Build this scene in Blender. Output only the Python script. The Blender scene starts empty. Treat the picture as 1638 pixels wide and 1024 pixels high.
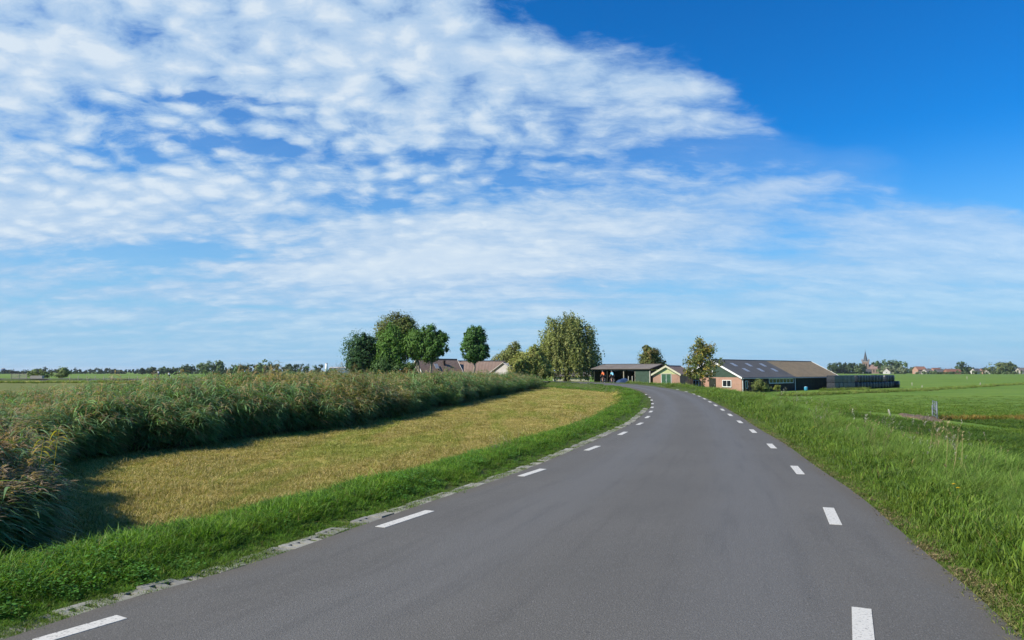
import bpy, bmesh, math, random
import numpy as np
from mathutils import Vector, Matrix

random.seed(7)
RNG = np.random.default_rng(11)
SC = bpy.context.scene
COL = SC.collection

# ------------------------------------------------------------------ camera
FPX, PW, PH = 1180.0, 1638.0, 1024.0          # focal length in photograph pixels
EYE = 1.65
PITCH = math.atan(82.0 / FPX)
cam_d = bpy.data.cameras.new('camera')
cam_d.sensor_width = 36.0
cam_d.lens = FPX / PW * 36.0
cam_d.clip_start = 0.05
cam_d.clip_end = 20000.0
cam = bpy.data.objects.new('camera', cam_d)
cam.location = (0, 0, EYE)
cam.rotation_euler = (math.pi / 2 + PITCH, 0, 0)
COL.objects.link(cam)
SC.camera = cam


def ray(px, py):
    cx, cy = (px - PW / 2) / FPX, (PH / 2 - py) / FPX
    c, s = math.cos(PITCH), math.sin(PITCH)
    return Vector((cx, c - cy * s, s + cy * c))


def gp(px, py, z=0.0):
    """point at height z seen at a photograph pixel"""
    d = ray(px, py)
    t = (z - EYE) / d.z
    return (d.x * t, d.y * t)


def at(px, py, Y):
    """point at distance Y seen at a photograph pixel"""
    d = ray(px, py)
    t = Y / d.y
    return (d.x * t, Y, EYE + d.z * t)


# ------------------------------------------------------------------ sun, sky
SUN_EL = math.radians(38.0)
SUN_H = Vector((-0.91, -0.41, 0)).normalized()
TO_SUN = Vector((SUN_H.x * math.cos(SUN_EL), SUN_H.y * math.cos(SUN_EL), math.sin(SUN_EL)))
sun_d = bpy.data.lights.new('sun', 'SUN')
sun_d.energy = 4.8
sun_d.angle = math.radians(0.5)
sun_d.color = (1.0, 0.925, 0.79)
sun = bpy.data.objects.new('sun', sun_d)
sun.rotation_euler = TO_SUN.to_track_quat('Z', 'Y').to_euler()
sun.location = (0, 0, 50)
COL.objects.link(sun)

SC.view_settings.view_transform = 'Standard'
SC.view_settings.look = 'None'
SC.view_settings.exposure = 0.5
SC.view_settings.gamma = 1.0
SC.view_settings.use_curve_mapping = False
SC.render.engine = 'CYCLES'
SC.cycles.use_denoising = True
SC.cycles.max_bounces = 6
SC.cycles.transparent_max_bounces = 8
SC.cycles.use_adaptive_sampling = True
SC.cycles.adaptive_threshold = 0.015


HAZE = 0.00007
SC.cycles.volume_bounces = 0
SC.cycles.volume_step_rate = 10


class NT:
    """small helper to write node trees as expressions"""
    def __init__(self, tree):
        self.t = tree
        self.n = tree.nodes
        self.l = tree.links

    def add(self, typ, **kw):
        nd = self.n.new(typ)
        for k, v in kw.items():
            setattr(nd, k, v)
        return nd

    def put(self, sock, v):
        if isinstance(v, bpy.types.NodeSocket):
            self.l.new(v, sock)
        elif v is not None:
            if sock.type == 'RGBA' and not hasattr(v, '__len__'):
                v = (v, v, v, 1)
            elif sock.type == 'RGBA' and len(v) == 3:
                v = (*v, 1)
            sock.default_value = v

    def m(self, op, a, b=None, c=None, clamp=False):
        nd = self.add('ShaderNodeMath', operation=op, use_clamp=clamp)
        for i, v in enumerate((a, b, c)):
            if v is not None:
                self.put(nd.inputs[i], v)
        return nd.outputs[0]

    def vm(self, op, a, b=None):
        nd = self.add('ShaderNodeVectorMath', operation=op)
        self.put(nd.inputs[0], a)
        if b is not None:
            self.put(nd.inputs[1], b)
        return nd.outputs[0]

    def sep(self, v):
        nd = self.add('ShaderNodeSeparateXYZ')
        self.put(nd.inputs[0], v)
        return nd.outputs

    def comb(self, x, y, z):
        nd = self.add('ShaderNodeCombineXYZ')
        for i, v in enumerate((x, y, z)):
            self.put(nd.inputs[i], v)
        return nd.outputs[0]

    def noise(self, vec=None, scale=5, detail=4, rough=0.5, dist=0.0, col=False):
        nd = self.add('ShaderNodeTexNoise')
        if vec is not None:
            self.put(nd.inputs['Vector'], vec)
        self.put(nd.inputs['Scale'], scale)
        self.put(nd.inputs['Detail'], detail)
        self.put(nd.inputs['Roughness'], rough)
        self.put(nd.inputs['Distortion'], dist)
        return nd.outputs['Color'] if col else nd.outputs[0]

    def voro(self, vec=None, scale=5, feature='F1', rnd=1.0, out='Distance', smooth=None):
        nd = self.add('ShaderNodeTexVoronoi', feature=feature)
        if vec is not None:
            self.put(nd.inputs['Vector'], vec)
        self.put(nd.inputs['Scale'], scale)
        self.put(nd.inputs['Randomness'], rnd)
        if smooth is not None:
            self.put(nd.inputs['Smoothness'], smooth)
        return nd.outputs[out]

    def ramp(self, f, lo, hi, a=0.0, b=1.0, smooth=True):
        nd = self.add('ShaderNodeMapRange', interpolation_type='SMOOTHSTEP' if smooth else 'LINEAR')
        self.put(nd.inputs['Value'], f)
        for k, v in (('From Min', lo), ('From Max', hi), ('To Min', a), ('To Max', b)):
            self.put(nd.inputs[k], v)
        return nd.outputs[0]

    def mix(self, f, a, b, blend='MIX'):
        nd = self.add('ShaderNodeMix', data_type='RGBA', blend_type=blend)
        self.put(nd.inputs[0], f)
        self.put(nd.inputs[6], a)
        self.put(nd.inputs[7], b)
        return nd.outputs[2]

    def mapping(self, v, loc=(0, 0, 0), rot=(0, 0, 0), scale=(1, 1, 1)):
        nd = self.add('ShaderNodeMapping')
        self.put(nd.inputs[0], v)
        self.put(nd.inputs[1], loc)
        self.put(nd.inputs[2], rot)
        self.put(nd.inputs[3], scale)
        return nd.outputs[0]


world = bpy.data.worlds.new('World')
SC.world = world
world.use_nodes = True


def build_sky(tree):
    tree.nodes.clear()
    N = NT(tree)
    sky = N.add('ShaderNodeTexSky', sky_type='NISHITA')
    sky.sun_disc = False
    sky.sun_elevation = SUN_EL
    # Blender: rotation 0 puts the sun at +Y, increasing turns it clockwise seen from above
    sky.sun_rotation = math.atan2(TO_SUN.x, TO_SUN.y)
    sky.altitude = 0
    sky.air_density = 1.0
    sky.dust_density = 0.25
    sky.ozone_density = 2.5
    hs = N.add('ShaderNodeHueSaturation')
    hs.inputs['Hue'].default_value = SKY_HUE
    hs.inputs['Saturation'].default_value = SKY_SAT
    N.put(hs.inputs['Color'], sky.outputs[0])
    blue = N.mix(1.0, hs.outputs[0], SKY_TINT, 'MULTIPLY')

    d = N.vm('NORMALIZE', N.add('ShaderNodeTexCoord').outputs['Generated'])
    x, y, z = N.sep(d)
    zz = N.m('ADD', N.m('MAXIMUM', z, 0.0), 0.035)
    u = N.m('DIVIDE', x, zz)
    v = N.m('DIVIDE', y, zz)
    p = N.comb(u, v, 0.0)                      # place on the cloud layer, in units of its height

    # fine structure sits on a curved shell, so it is less squashed towards the horizon
    zf = N.m('ADD', N.m('MAXIMUM', z, 0.0), 0.26)
    q = N.comb(N.m('DIVIDE', x, zf), N.m('DIVIDE', y, zf), 0.0)
    w = N.vm('SUBTRACT', N.noise(p, 0.9, 1, 0.5, col=True), (0.5, 0.5, 0.5))
    pw = N.vm('ADD', p, N.vm('MULTIPLY', w, (0.5, 0.5, 0)))
    w2 = N.vm('SUBTRACT', N.noise(q, 5.0, 3, 0.6, col=True), (0.5, 0.5, 0.5))
    pw2 = N.vm('ADD', pw, N.vm('MULTIPLY', w2, (0.34, 0.34, 0)))
    qw = N.vm('ADD', q, N.vm('MULTIPLY', w2, (0.10, 0.10, 0)))

    ps = N.mapping(pw, rot=(0, 0, math.radians(-28)), scale=(0.55, 1.0, 1))
    big = N.noise(ps, 0.62, 4, 0.55)
    fine = N.noise(N.mapping(qw, rot=(0, 0, math.radians(12)), scale=(0.65, 1.4, 1)), 6.0, 8, 0.68)
    puff = N.voro(qw, 15.0, 'SMOOTH_F1', 1.0, smooth=0.5)
    puff = N.m('SUBTRACT', 1.0, N.m('MULTIPLY', puff, 1.35))
    puff2 = N.noise(qw, 20.0, 6, 0.68)

    def blob(cx, cy, rx, ry, ang, amp):
        q = N.vm('SUBTRACT', pw2, (cx, cy, 0))
        q = N.mapping(q, rot=(0, 0, math.radians(ang)), scale=(1, 1, 1))
        q = N.vm('DIVIDE', q, (rx, ry, 1.0))
        nd = N.add('ShaderNodeVectorMath', operation='DOT_PRODUCT')
        N.put(nd.inputs[0], q)
        N.put(nd.inputs[1], q)
        e = N.m('POWER', 2.718, N.m('MULTIPLY', nd.outputs['Value'], -1.0))
        return N.m('MULTIPLY', e, amp)

    # cloud bank: everything beyond a slanting edge
    su, sv, _ = N.sep(pw2)
    edge = N.m('SUBTRACT', sv, N.m('MULTIPLY', su, BANK[0]))
    bank = N.ramp(edge, BANK[1], BANK[2], -0.88, 0.33)
    far = N.ramp(v, 5.5, 12.0, 0.0, 0.02)
    dens = N.m('ADD', N.m('ADD', bank, far), N.m('MULTIPLY', N.m('SUBTRACT', big, 0.5), 1.5))
    dens = N.m('ADD', dens, N.m('MULTIPLY', N.m('SUBTRACT', fine, 0.5), 1.15))
    near = N.m('MULTIPLY', N.ramp(v, 2.2, 5.5, 1.0, 0.25), N.ramp(su, -0.5, 0.55, 1.0, 0.25))
    cell = N.m('ADD', N.m('MULTIPLY', N.m('SUBTRACT', puff, 0.5), 0.55), N.m('MULTIPLY', N.m('SUBTRACT', puff2, 0.5), 0.65))
    dens = N.m('ADD', dens, N.m('MULTIPLY', cell, near))
    for b in BLOBS:
        dens = N.m('ADD', dens, blob(*b))
    alpha = N.ramp(dens, -0.26, 0.36, 0.0, 1.0)
    alpha = N.m('MAXIMUM', alpha, N.ramp(N.m('ADD', bank, N.m('MULTIPLY', fine, 0.5)), 0.1, 0.75, 0.0, 0.26))
    alpha = N.m('MULTIPLY', alpha, N.ramp(su, 0.3, 1.8, 1.0, 0.66))
    thick = N.ramp(dens, 0.12, 0.75, 0.0, 1.0)
    lump = N.m('ADD', N.m('MULTIPLY', cell, near), N.m('MULTIPLY', N.m('SUBTRACT', fine, 0.5), 0.8))
    lit = N.m('ADD', N.m('MULTIPLY', thick, 0.6), N.ramp(lump, -0.14, 0.24, 0.0, 0.5), clamp=True)
    ccol = N.mix(lit, CLOUD_LO, CLOUD_HI)
    # thin veil of vapour that thickens to the horizon
    veil = N.ramp(z, -0.02, 0.30, 1.0, 0.0)
    base = N.mix(veil, blue, HORIZON)
    alpha = N.m('MULTIPLY', alpha, N.ramp(z, 0.0, 0.14, 0.25, 0.94))
    out = N.mix(alpha, base, ccol)
    bg = N.add('ShaderNodeBackground')
    N.put(bg.inputs['Color'], out)
    bg.inputs['Strength'].default_value = SKY_STRENGTH
    N.l.new(bg.outputs[0], N.add('ShaderNodeOutputWorld').inputs[0])


SKY_STRENGTH = 0.072
SKY_HUE, SKY_SAT, SKY_TINT = 0.5, 1.26, (0.15, 1.0, 1.54)
CLOUD_LO, CLOUD_HI = (4.1, 5.9, 8.2), (7.2, 8.2, 9.1)
HORIZON = (3.2, 5.75, 8.1)
BANK = (0.80, 1.32, 2.15)
world.cycles.sampling_method = 'MANUAL'
world.cycles.sample_map_resolution = 256


def cl(px, py):
    d = ray(px, py).normalized()
    return d.x / (d.z + .035), d.y / (d.z + .035)


def bl(px, py, rx, ry, ang, amp):
    return (*cl(px, py), rx, ry, ang, amp)


BLOBS = [bl(335, 160, .22, .07, 0, -.45), bl(420, 240, .42, .09, -20, -.40), bl(600, 325, .36, .24, 0, -.48), bl(830, 300, .25, .2, 0, -.35),
         bl(720, 415, .6, .7, 0, .50), bl(520, 440, .6, .5, 0, .25), bl(100, 330, 1.2, .6, 0, .3), bl(230, 410, 1.0, .6, 0, -.38), bl(120, 480, 2.0, 1.5, 0, -.2), bl(1120, 150, .28, .10, 0, .3),
         bl(1500, 290, 1.0, .7, 0, -.40), bl(1250, 390, .5, .6, 0, -.32), bl(1480, 400, 1.3, 1.0, 0, .22), bl(1230, 310, .35, .25, 0, .25), bl(1130, 240, .25, .2, 0, -.2), bl(550, 100, .6, .4, 0, .15), bl(100, 60, .5, .4, 0, .12)]
build_sky(world.node_tree)

# ------------------------------------------------------------------ object helpers
def tag(o, label=None, cat=None, group=None, kind=None):
    for k, v in (('label', label), ('category', cat), ('group', group), ('kind', kind)):
        if v:
            o[k] = v
    return o


def new_mesh(name, verts, faces, mat=None, smooth=False):
    me = bpy.data.meshes.new(name)
    verts = np.asarray(verts, dtype=np.float32).reshape(-1, 3)
    if isinstance(faces, np.ndarray):
        nf, k = faces.shape
        me.vertices.add(len(verts))
        me.vertices.foreach_set('co', verts.ravel())
        me.loops.add(nf * k)
        me.loops.foreach_set('vertex_index', faces.astype(np.int32).ravel())
        me.polygons.add(nf)
        me.polygons.foreach_set('loop_start', np.arange(0, nf * k, k, dtype=np.int32))
        me.polygons.foreach_set('loop_total', np.full(nf, k, dtype=np.int32))
        me.update(calc_edges=True)
    else:
        me.from_pydata(verts.tolist(), [], faces)
    me.polygons.foreach_set('use_smooth', np.full(len(me.polygons), bool(smooth)))
    if mat:
        me.materials.append(mat)
    return me


def link(name, me, parent=None, loc=(0, 0, 0), rz=0.0, scale=None):
    o = bpy.data.objects.new(name, me)
    COL.objects.link(o)
    o.location = loc
    o.rotation_euler = (0, 0, rz)
    if scale is not None:
        o.scale = scale if hasattr(scale, '__len__') else (scale,) * 3
    if parent:
        o.parent = parent
    return o


def empty(name, loc=(0, 0, 0), rz=0.0):
    return link(name, None, None, loc, rz)


def copy_tree(o, parent=None):
    c = o.copy()
    COL.objects.link(c)
    c.parent = parent
    for ch in list(o.children):
        copy_tree(ch, c)
    return c


def color_attr(me, cols, name='tint'):
    a = me.color_attributes.new(name, 'FLOAT_COLOR', 'POINT')
    c = np.ones((len(me.vertices), 4), np.float32)
    c[:, :3] = cols
    a.data.foreach_set('color', c.ravel())


MATS = {}


def mat(name):
    m = bpy.data.materials.new(name)
    m.use_nodes = True
    m.node_tree.nodes.clear()
    N = NT(m.node_tree)
    MATS[name] = m
    return m, N


def finish(N, color, rough=0.8, bump=None, bump_s=0.3, bump_d=0.02, spec=0.3, metallic=0.0, translucent=None, normal=None):
    bs = N.add('ShaderNodeBsdfPrincipled')
    N.put(bs.inputs['Base Color'], color)
    N.put(bs.inputs['Roughness'], rough)
    N.put(bs.inputs['Specular IOR Level'], spec)
    N.put(bs.inputs['Metallic'], metallic)
    if bump is not None:
        b = N.add('ShaderNodeBump')
        N.put(b.inputs['Strength'], bump_s)
        N.put(b.inputs['Distance'], bump_d)
        N.put(b.inputs['Height'], bump)
        N.l.new(b.outputs[0], bs.inputs['Normal'])
    out = N.add('ShaderNodeOutputMaterial')
    if translucent is not None:
        tr = N.add('ShaderNodeBsdfTranslucent')
        N.put(tr.inputs['Color'], translucent[1])
        mx = N.add('ShaderNodeMixShader')
        mx.inputs[0].default_value = translucent[0]
        N.l.new(bs.outputs[0], mx.inputs[1])
        N.l.new(tr.outputs[0], mx.inputs[2])
        N.l.new(mx.outputs[0], out.inputs[0])
    else:
        N.l.new(bs.outputs[0], out.inputs[0])
    return bs


def simple(name, color, rough=0.7, var=0.12, scale=3.0, spec=0.3, metallic=0.0, bump=0.0, bscale=None):
    """plain painted / built surface with grime-like variation"""
    m, N = mat(name)
    co = N.add('ShaderNodeTexCoord').outputs['Object']
    n = N.noise(co, scale, 5, 0.6)
    f = N.ramp(n, 0.3, 0.7, 1 - var, 1 + var)
    c = N.mix(1.0, color, N.comb(f, f, f), 'MULTIPLY')
    finish(N, c, rough, N.noise(co, bscale or scale * 8, 3, 0.6) if bump else None, bump, 0.01, spec, metallic)
    return m


# ------------------------------------------------------------------ lie of the land
L_PX = [(12, 1020), (150, 970), (300, 930), (420, 894), (560, 845), (700, 797), (800, 765), (883, 733), (949, 705), (985, 689),
        (1012, 676), (1030, 661), (1040, 651), (1043, 645), (1042, 639), (1037, 632), (1029, 626.5), (1014, 621.5), (990, 617.8), (955, 614.8), (915, 612.6)]
R_PX = [(1635, 1018), (1556, 943), (1494, 894), (1432, 840), (1370, 788), (1308, 747), (1254, 708), (1217, 687), (1179, 662.5), (1150, 647),
        (1128, 636.5), (1105, 629), (1085, 624.3), (1066, 620.8), (1046, 618), (1020, 615.5), (990, 613.4), (955, 611.9), (915, 610.6)]
FAR_L = [(3.0, 121), (-3.5, 131), (-14, 139), (-40, 150), (-90, 165), (-160, 170)]
FAR_R = [(5.2, 124.5), (-2.0, 135.5), (-13, 143.2), (-39, 154), (-90, 169), (-160, 174)]


def smooth_poly(pts, n):
    pts = np.array(pts, float)
    # Catmull-Rom through the points, centripetal spacing, then a light smoothing
    t = np.concatenate([[0], np.cumsum(np.sqrt(np.linalg.norm(np.diff(pts, axis=0), axis=1)))])
    out = []
    ext = np.vstack([2 * pts[0] - pts[1], pts, 2 * pts[-1] - pts[-2]])
    te = np.concatenate([[-(t[1])], t, [2 * t[-1] - t[-2]]])
    for u in np.linspace(0, t[-1], n):
        i = min(max(np.searchsorted(t, u, 'right') - 1, 0), len(pts) - 2) + 1
        p0, p1, p2, p3 = ext[i - 1:i + 3]
        t0, t1, t2, t3 = te[i - 1:i + 3]
        a1 = (t1 - u) / (t1 - t0) * p0 + (u - t0) / (t1 - t0) * p1
        a2 = (t2 - u) / (t2 - t1) * p1 + (u - t1) / (t2 - t1) * p2
        a3 = (t3 - u) / (t3 - t2) * p2 + (u - t2) / (t3 - t2) * p3
        b1 = (t2 - u) / (t2 - t0) * a1 + (u - t0) / (t2 - t0) * a2
        b2 = (t3 - u) / (t3 - t1) * a2 + (u - t1) / (t3 - t1) * a3
        out.append((t2 - u) / (t2 - t1) * b1 + (u - t1) / (t2 - t1) * b2)
    out = np.array(out)
    for _ in range(6):
        out[1:-1] = 0.25 * out[:-2] + 0.5 * out[1:-1] + 0.25 * out[2:]
    return out


_l = [gp(*p) for p in L_PX]
_r = [gp(*p) for p in R_PX]
BACK = [(-38, -60), (-22, -36), (-11.0, -14), (-7.0, -4.6)]
L_EDGE = smooth_poly([(x - 1.4, y + .5) for x, y in BACK] + _l + FAR_L, 420)
BACKR = [(-32.5, -62.6), (-16.5, -38.6), (-4.2, -16.0), (0.2, -6.0)]
R_EDGE = smooth_poly(BACKR + _r + FAR_R, 420)


def sdist(P, poly):
    """signed distance to a polyline, positive to the right of its direction"""
    P = np.asarray(P, float)
    best = np.full(len(P), 1e18)
    sg = np.zeros(len(P))
    A, B = poly[:-1], poly[1:]
    for a, b in zip(A[::3], np.vstack([A[3::3], B[-1:]])):
        ab = b - a
        L = ab @ ab
        if L < 1e-12:
            continue
        t = np.clip(((P - a) @ ab) / L, 0, 1)
        q = P - (a + t[:, None] * ab)
        d2 = (q * q).sum(1)
        cr = ab[1] * q[:, 0] - ab[0] * q[:, 1]
        up = d2 < best
        best = np.where(up, d2, best)
        sg = np.where(up, cr, sg)
    return np.sqrt(best) * np.sign(sg)


def ss(x, a, b):
    t = np.clip((np.asarray(x, float) - a) / (b - a), 0, 1)
    return t * t * (3 - 2 * t)


def hills(x, y, s, seed=0):
    return (np.sin(x / s * 1.7 + seed) * np.cos(y / s * 1.3 + 1.3 * seed) + 0.5 * np.sin(x / s * 3.9 + y / s * 2.7 + seed * 2)) / 1.5


FIELD_Z = -0.45


def land(P):
    """ground height and the two road distances at points (n,2)"""
    P = np.asarray(P, float)
    x, y = P[:, 0], P[:, 1]
    dl = -sdist(P, L_EDGE)      # >0: left of the left edge
    dr = sdist(P, R_EDGE)       # >0: right of the right edge
    farm = ss(y, 78, 100) * ss(x, 31, 24) * ss(y, 260, 190)
    # left side
    zl = -0.05 + 0.10 * ss(dl, 0.35, 0.9) - (0.05 - FIELD_Z) * ss(dl, 1.25, 2.5)
    zl = zl + 0.05 * hills(x, y, 2.3) * ss(dl, 2.5, 5)
    zl = zl - 0.30 * ss(dl, 14, 34) * (1 - farm)
    # right side
    low = -1.15 - 0.32 * ss(y, 40, 100)
    zr = -0.04 + 0.10 * ss(dr, 0.2, 0.9) + ((low - 0.06) * (.72 * ss(dr, 2.3, 5.0) + .28 * ss(dr, 5.0, 16.0))) * (1 - farm) - 0.42 * farm * ss(dr, 1.5, 6)
    zr = zr + 0.04 * hills(x, y, 3.1) * ss(dr, 6, 12)
    z = np.where(dl > 0, zl, np.where(dr > 0, zr, -0.12))
    # pastures beyond everything run level
    r = np.hypot(x, y)
    z = z + (-1.45 - z) * ss(r, 190, 320)
    return z, dl, dr


def zat(x, y):
    return float(land(np.array([[x, y]]))[0][0])


# reed bed: front edge, base line traced on the mown field
REED = smooth_poly([(-9.5, -14), (-7.6, 0), (-5.95, 5.0), (-5.75, 8.0), (-7.1, 10.6), (-9.3, 13.7), (-9.95, 17), (-8.95, 20.8), (-7.6, 25), (-6.2, 29.2), (-5.4, 34),
                    (-4.5, 41), (-2.9, 52), (-1.1, 65), (1.4, 80), (3.3, 92), (3.6, 101), (-1.0, 108), (-10, 112), (-30, 118)], 260)


def grass_ground(name, cols, scales, patch=None, bump=0.5):
    """blend of three grass colours by noise in world metres"""
    m, N = mat(name)
    co = N.add('ShaderNodeNewGeometry').outputs['Position']
    a = N.noise(co, scales[0], 5, 0.6)
    b = N.noise(co, scales[1], 4, 0.65)
    st = N.noise(N.mapping(co, rot=(0, 0, 0.35), scale=(0.5, 2.2, 1)), scales[1] * 0.12, 4, 0.6)
    c = N.mix(N.ramp(a, 0.35, 0.65), cols[0], cols[1])
    c = N.mix(N.ramp(b, 0.42, 0.72, 0, 0.8), c, cols[2])
    if patch:
        c = N.mix(N.ramp(st, 0.45, 0.62, 0, patch[0]), c, patch[1])
    finish(N, c, 0.9, N.m('ADD', N.noise(co, scales[1] * 4, 4, 0.7), b), bump, 0.06, 0.15)
    return m


G_VERGE = grass_ground('verge_soil', [(.060, .095, .018), (.080, .115, .022), (.085, .085, .030)], (.9, 7))
G_PAST = grass_ground('pasture_turf', [(.090, .170, .019), (.135, .220, .027), (.080, .150, .018)], (.05, 1.3), (0.65, (.165, .235, .04)))
G_STUB = grass_ground('stubble_turf', [(.42, .31, .090), (.29, .25, .05), (.50, .385, .16)], (.45, 4.5), (0.85, (.17, .21, .022)))
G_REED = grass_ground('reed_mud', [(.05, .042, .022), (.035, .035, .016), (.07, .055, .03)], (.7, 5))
G_MEAD = grass_ground('rough_meadow', [(.125, .155, .035), (.150, .165, .045), (.095, .130, .028)], (.04, .6), (0.4, (.17, .155, .06)))
G_ROADBED = simple('roadbed', (.06, .055, .05))

# polar grid of ground points, fine near the road and coarse to the horizon
NA, NR = 400, 250
ang = np.linspace(-math.pi, math.pi, NA + 1)
# denser inside the view
dens_ = 1 + 5.0 * np.exp(-(np.linspace(-math.pi, math.pi, 4000) / 0.75) ** 4)
cdf = np.cumsum(dens_); cdf = (cdf - cdf[0]) / (cdf[-1] - cdf[0])
ang = np.interp(np.linspace(0, 1, NA + 1), cdf, np.linspace(-math.pi, math.pi, 4000))
rad = np.concatenate([[0.3], np.geomspace(1.2, 9000, NR)])
AA, RR = np.meshgrid(ang, rad, indexing='ij')
GX, GY = RR * np.sin(AA), RR * np.cos(AA)
GPTS = np.stack([GX.ravel(), GY.ravel()], 1)
GZ, GDL, GDR = land(GPTS)
GRD = -sdist(GPTS, REED)     # >0 inside the reed side
idx = np.arange(len(GPTS)).reshape(NA + 1, NR + 1)
quads = np.stack([idx[:-1, :-1], idx[1:, :-1], idx[1:, 1:], idx[:-1, 1:]], -1).reshape(-1, 4)
# clockwise -> face up
quads = quads[:, ::-1]
qc = GPTS[quads].mean(1)
qdl, qdr, qrd = GDL[quads].mean(1), GDR[quads].mean(1), GRD[quads].mean(1)
qy = qc[:, 1]; qx = qc[:, 0]
zone = np.full(len(quads), 5)                                   # far pasture / everything else
left = qdl > 0
farmy = (qy > 88) & (qx < 30) & (qy < 250)
zone[left & (qrd > 0)] = 4                                      # meadow left, beyond the reeds
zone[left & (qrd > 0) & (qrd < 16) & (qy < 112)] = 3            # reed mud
zone[left & (qrd <= 0)] = 2                                     # mown field
VW = lambda y: 1.9 + 4.0 * ss(y, 66, 100)
zone[left & (qdl < VW(qy))] = 1                                    # verge
zone[(qdr > 0) & (qdr < 3.2)] = 1
zone[(qdl <= 0) & (qdr <= 0)] = 0
zone[(qdr > 0) & (qdr >= 3.2)] = 5
zone[(qx < -2) & (qy > 128) & (qdr >= 3.2) & (np.hypot(qx, qy) < 330)] = 4
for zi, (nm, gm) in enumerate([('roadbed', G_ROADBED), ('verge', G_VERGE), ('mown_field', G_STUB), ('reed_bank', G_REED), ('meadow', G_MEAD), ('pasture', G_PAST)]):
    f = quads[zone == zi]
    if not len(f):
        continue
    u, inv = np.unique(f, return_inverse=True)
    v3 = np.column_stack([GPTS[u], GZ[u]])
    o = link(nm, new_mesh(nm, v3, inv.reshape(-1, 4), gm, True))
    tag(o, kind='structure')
    if nm == 'pasture':
        tag(o, 'flat green pasture stretching to the village on the horizon')

# ------------------------------------------------------------------ road
m_asph, N = mat('asphalt')
co = N.add('ShaderNodeNewGeometry').outputs['Position']
n1 = N.noise(co, 0.35, 5, 0.6)
n2 = N.noise(co, 60, 3, 0.7)
st = N.voro(co, 130, 'F1', 1.0, 'Color')
stv = N.sep(st)[0]
cr = N.add('ShaderNodeAttribute'); cr.attribute_name = 'across'
across, along, _z = N.sep(cr.outputs['Vector'])
jig = N.m('MULTIPLY', N.m('SUBTRACT', N.noise(co, 0.5, 3, 0.6), 0.5), 0.10)
aj = N.m('ADD', across, jig)
track = N.m('POWER', N.m('ABSOLUTE', N.m('SINE', N.m('MULTIPLY', N.m('SUBTRACT', aj, 0.06), 2 * math.pi / 0.88))), 3.0)
edge_d = N.m('MINIMUM', aj, N.m('SUBTRACT', 1.0, aj))
streak = N.noise(N.comb(N.m('MULTIPLY', across, 26.0), N.m('MULTIPLY', along, 0.35), 0.0), 1.0, 4, 0.6)
c = N.mix(N.ramp(n1, 0.3, 0.7), (.104, .099, .087), (.122, .116, .102))
c = N.mix(N.m('MULTIPLY', track, 0.5), c, (.148, .140, .124))
c = N.mix(N.ramp(streak, 0.48, 0.72, 0, 0.45), c, (.084, .080, .071))
c = N.mix(N.ramp(n2, 0.35, 0.75, 0, 0.55), c, (.066, .063, .057))
c = N.mix(N.ramp(stv, 0.86, 0.99, 0, 0.5), c, (.21, .20, .19))
c = N.mix(N.ramp(N.noise(co, 1.6, 4, 0.7), 0.60, 0.78, 0, 0.35), c, (.088, .084, .076))
c = N.mix(N.ramp(edge_d, 0.0, 0.055, 0.55, 0.0), c, (.105, .090, .066))
dots = N.voro(co, 2.3, 'F1', 1.0, 'Distance')
c = N.mix(N.ramp(dots, 0.02, 0.05, 0.5, 0.0), c, (.05, .048, .045))
finish(N, c, N.ramp(track, 0, 1, 0.80, 0.66), N.m('ADD', n2, N.voro(co, 95)), 0.5, 0.005, 0.32)

NW = 11
V, F = [], []
for i in range(len(L_EDGE)):
    # pair each left point with the nearest right point so that ribs run square to the road
    d = ((R_EDGE - L_EDGE[i]) ** 2).sum(1)
    j = int(np.argmin(d))
    q = R_EDGE[j]
    for k in range(NW):
        t = k / (NW - 1)
        p = L_EDGE[i] * (1 - t) + q * t
        V.append((p[0], p[1], 0.014 * (1 - (2 * t - 1) ** 2) - 0.012))
n = len(L_EDGE)
V = np.array(V)
J = np.array([int(np.argmin(((R_EDGE - L_EDGE[i]) ** 2).sum(1))) for i in range(n)])
# keep the right-hand ends in order and fill the fans between them
Jm = np.maximum.accumulate(J)
V = V.reshape(n, NW, 3)
for i in range(n):
    q = R_EDGE[Jm[i]]
    for k in range(NW):
        t = k / (NW - 1)
        V[i, k, :2] = L_EDGE[i] * (1 - t) + q * t
gi = np.arange(n * NW).reshape(n, NW)
RF = np.stack([gi[:-1, :-1], gi[:-1, 1:], gi[1:, 1:], gi[1:, :-1]], -1).reshape(-1, 4)
Vf = V.reshape(-1, 3).copy()
# thickness at both edges
lo_l = Vf[gi[:, 0]].copy(); lo_l[:, 2] -= 0.12
lo_r = Vf[gi[:, -1]].copy(); lo_r[:, 2] -= 0.12
base = len(Vf)
Vf = np.vstack([Vf, lo_l, lo_r])
li = np.arange(n) + base
ri = np.arange(n) + base + n
SL = np.stack([gi[1:, 0], li[1:], li[:-1], gi[:-1, 0]], -1)
SR = np.stack([gi[:-1, -1], ri[:-1], ri[1:], gi[1:, -1]], -1)
road = tag(link('road', new_mesh('road', Vf, np.vstack([RF, SL, SR])[:, ::1], m_asph)), 'grey asphalt country lane curving left towards the farm', kind='structure')

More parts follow.
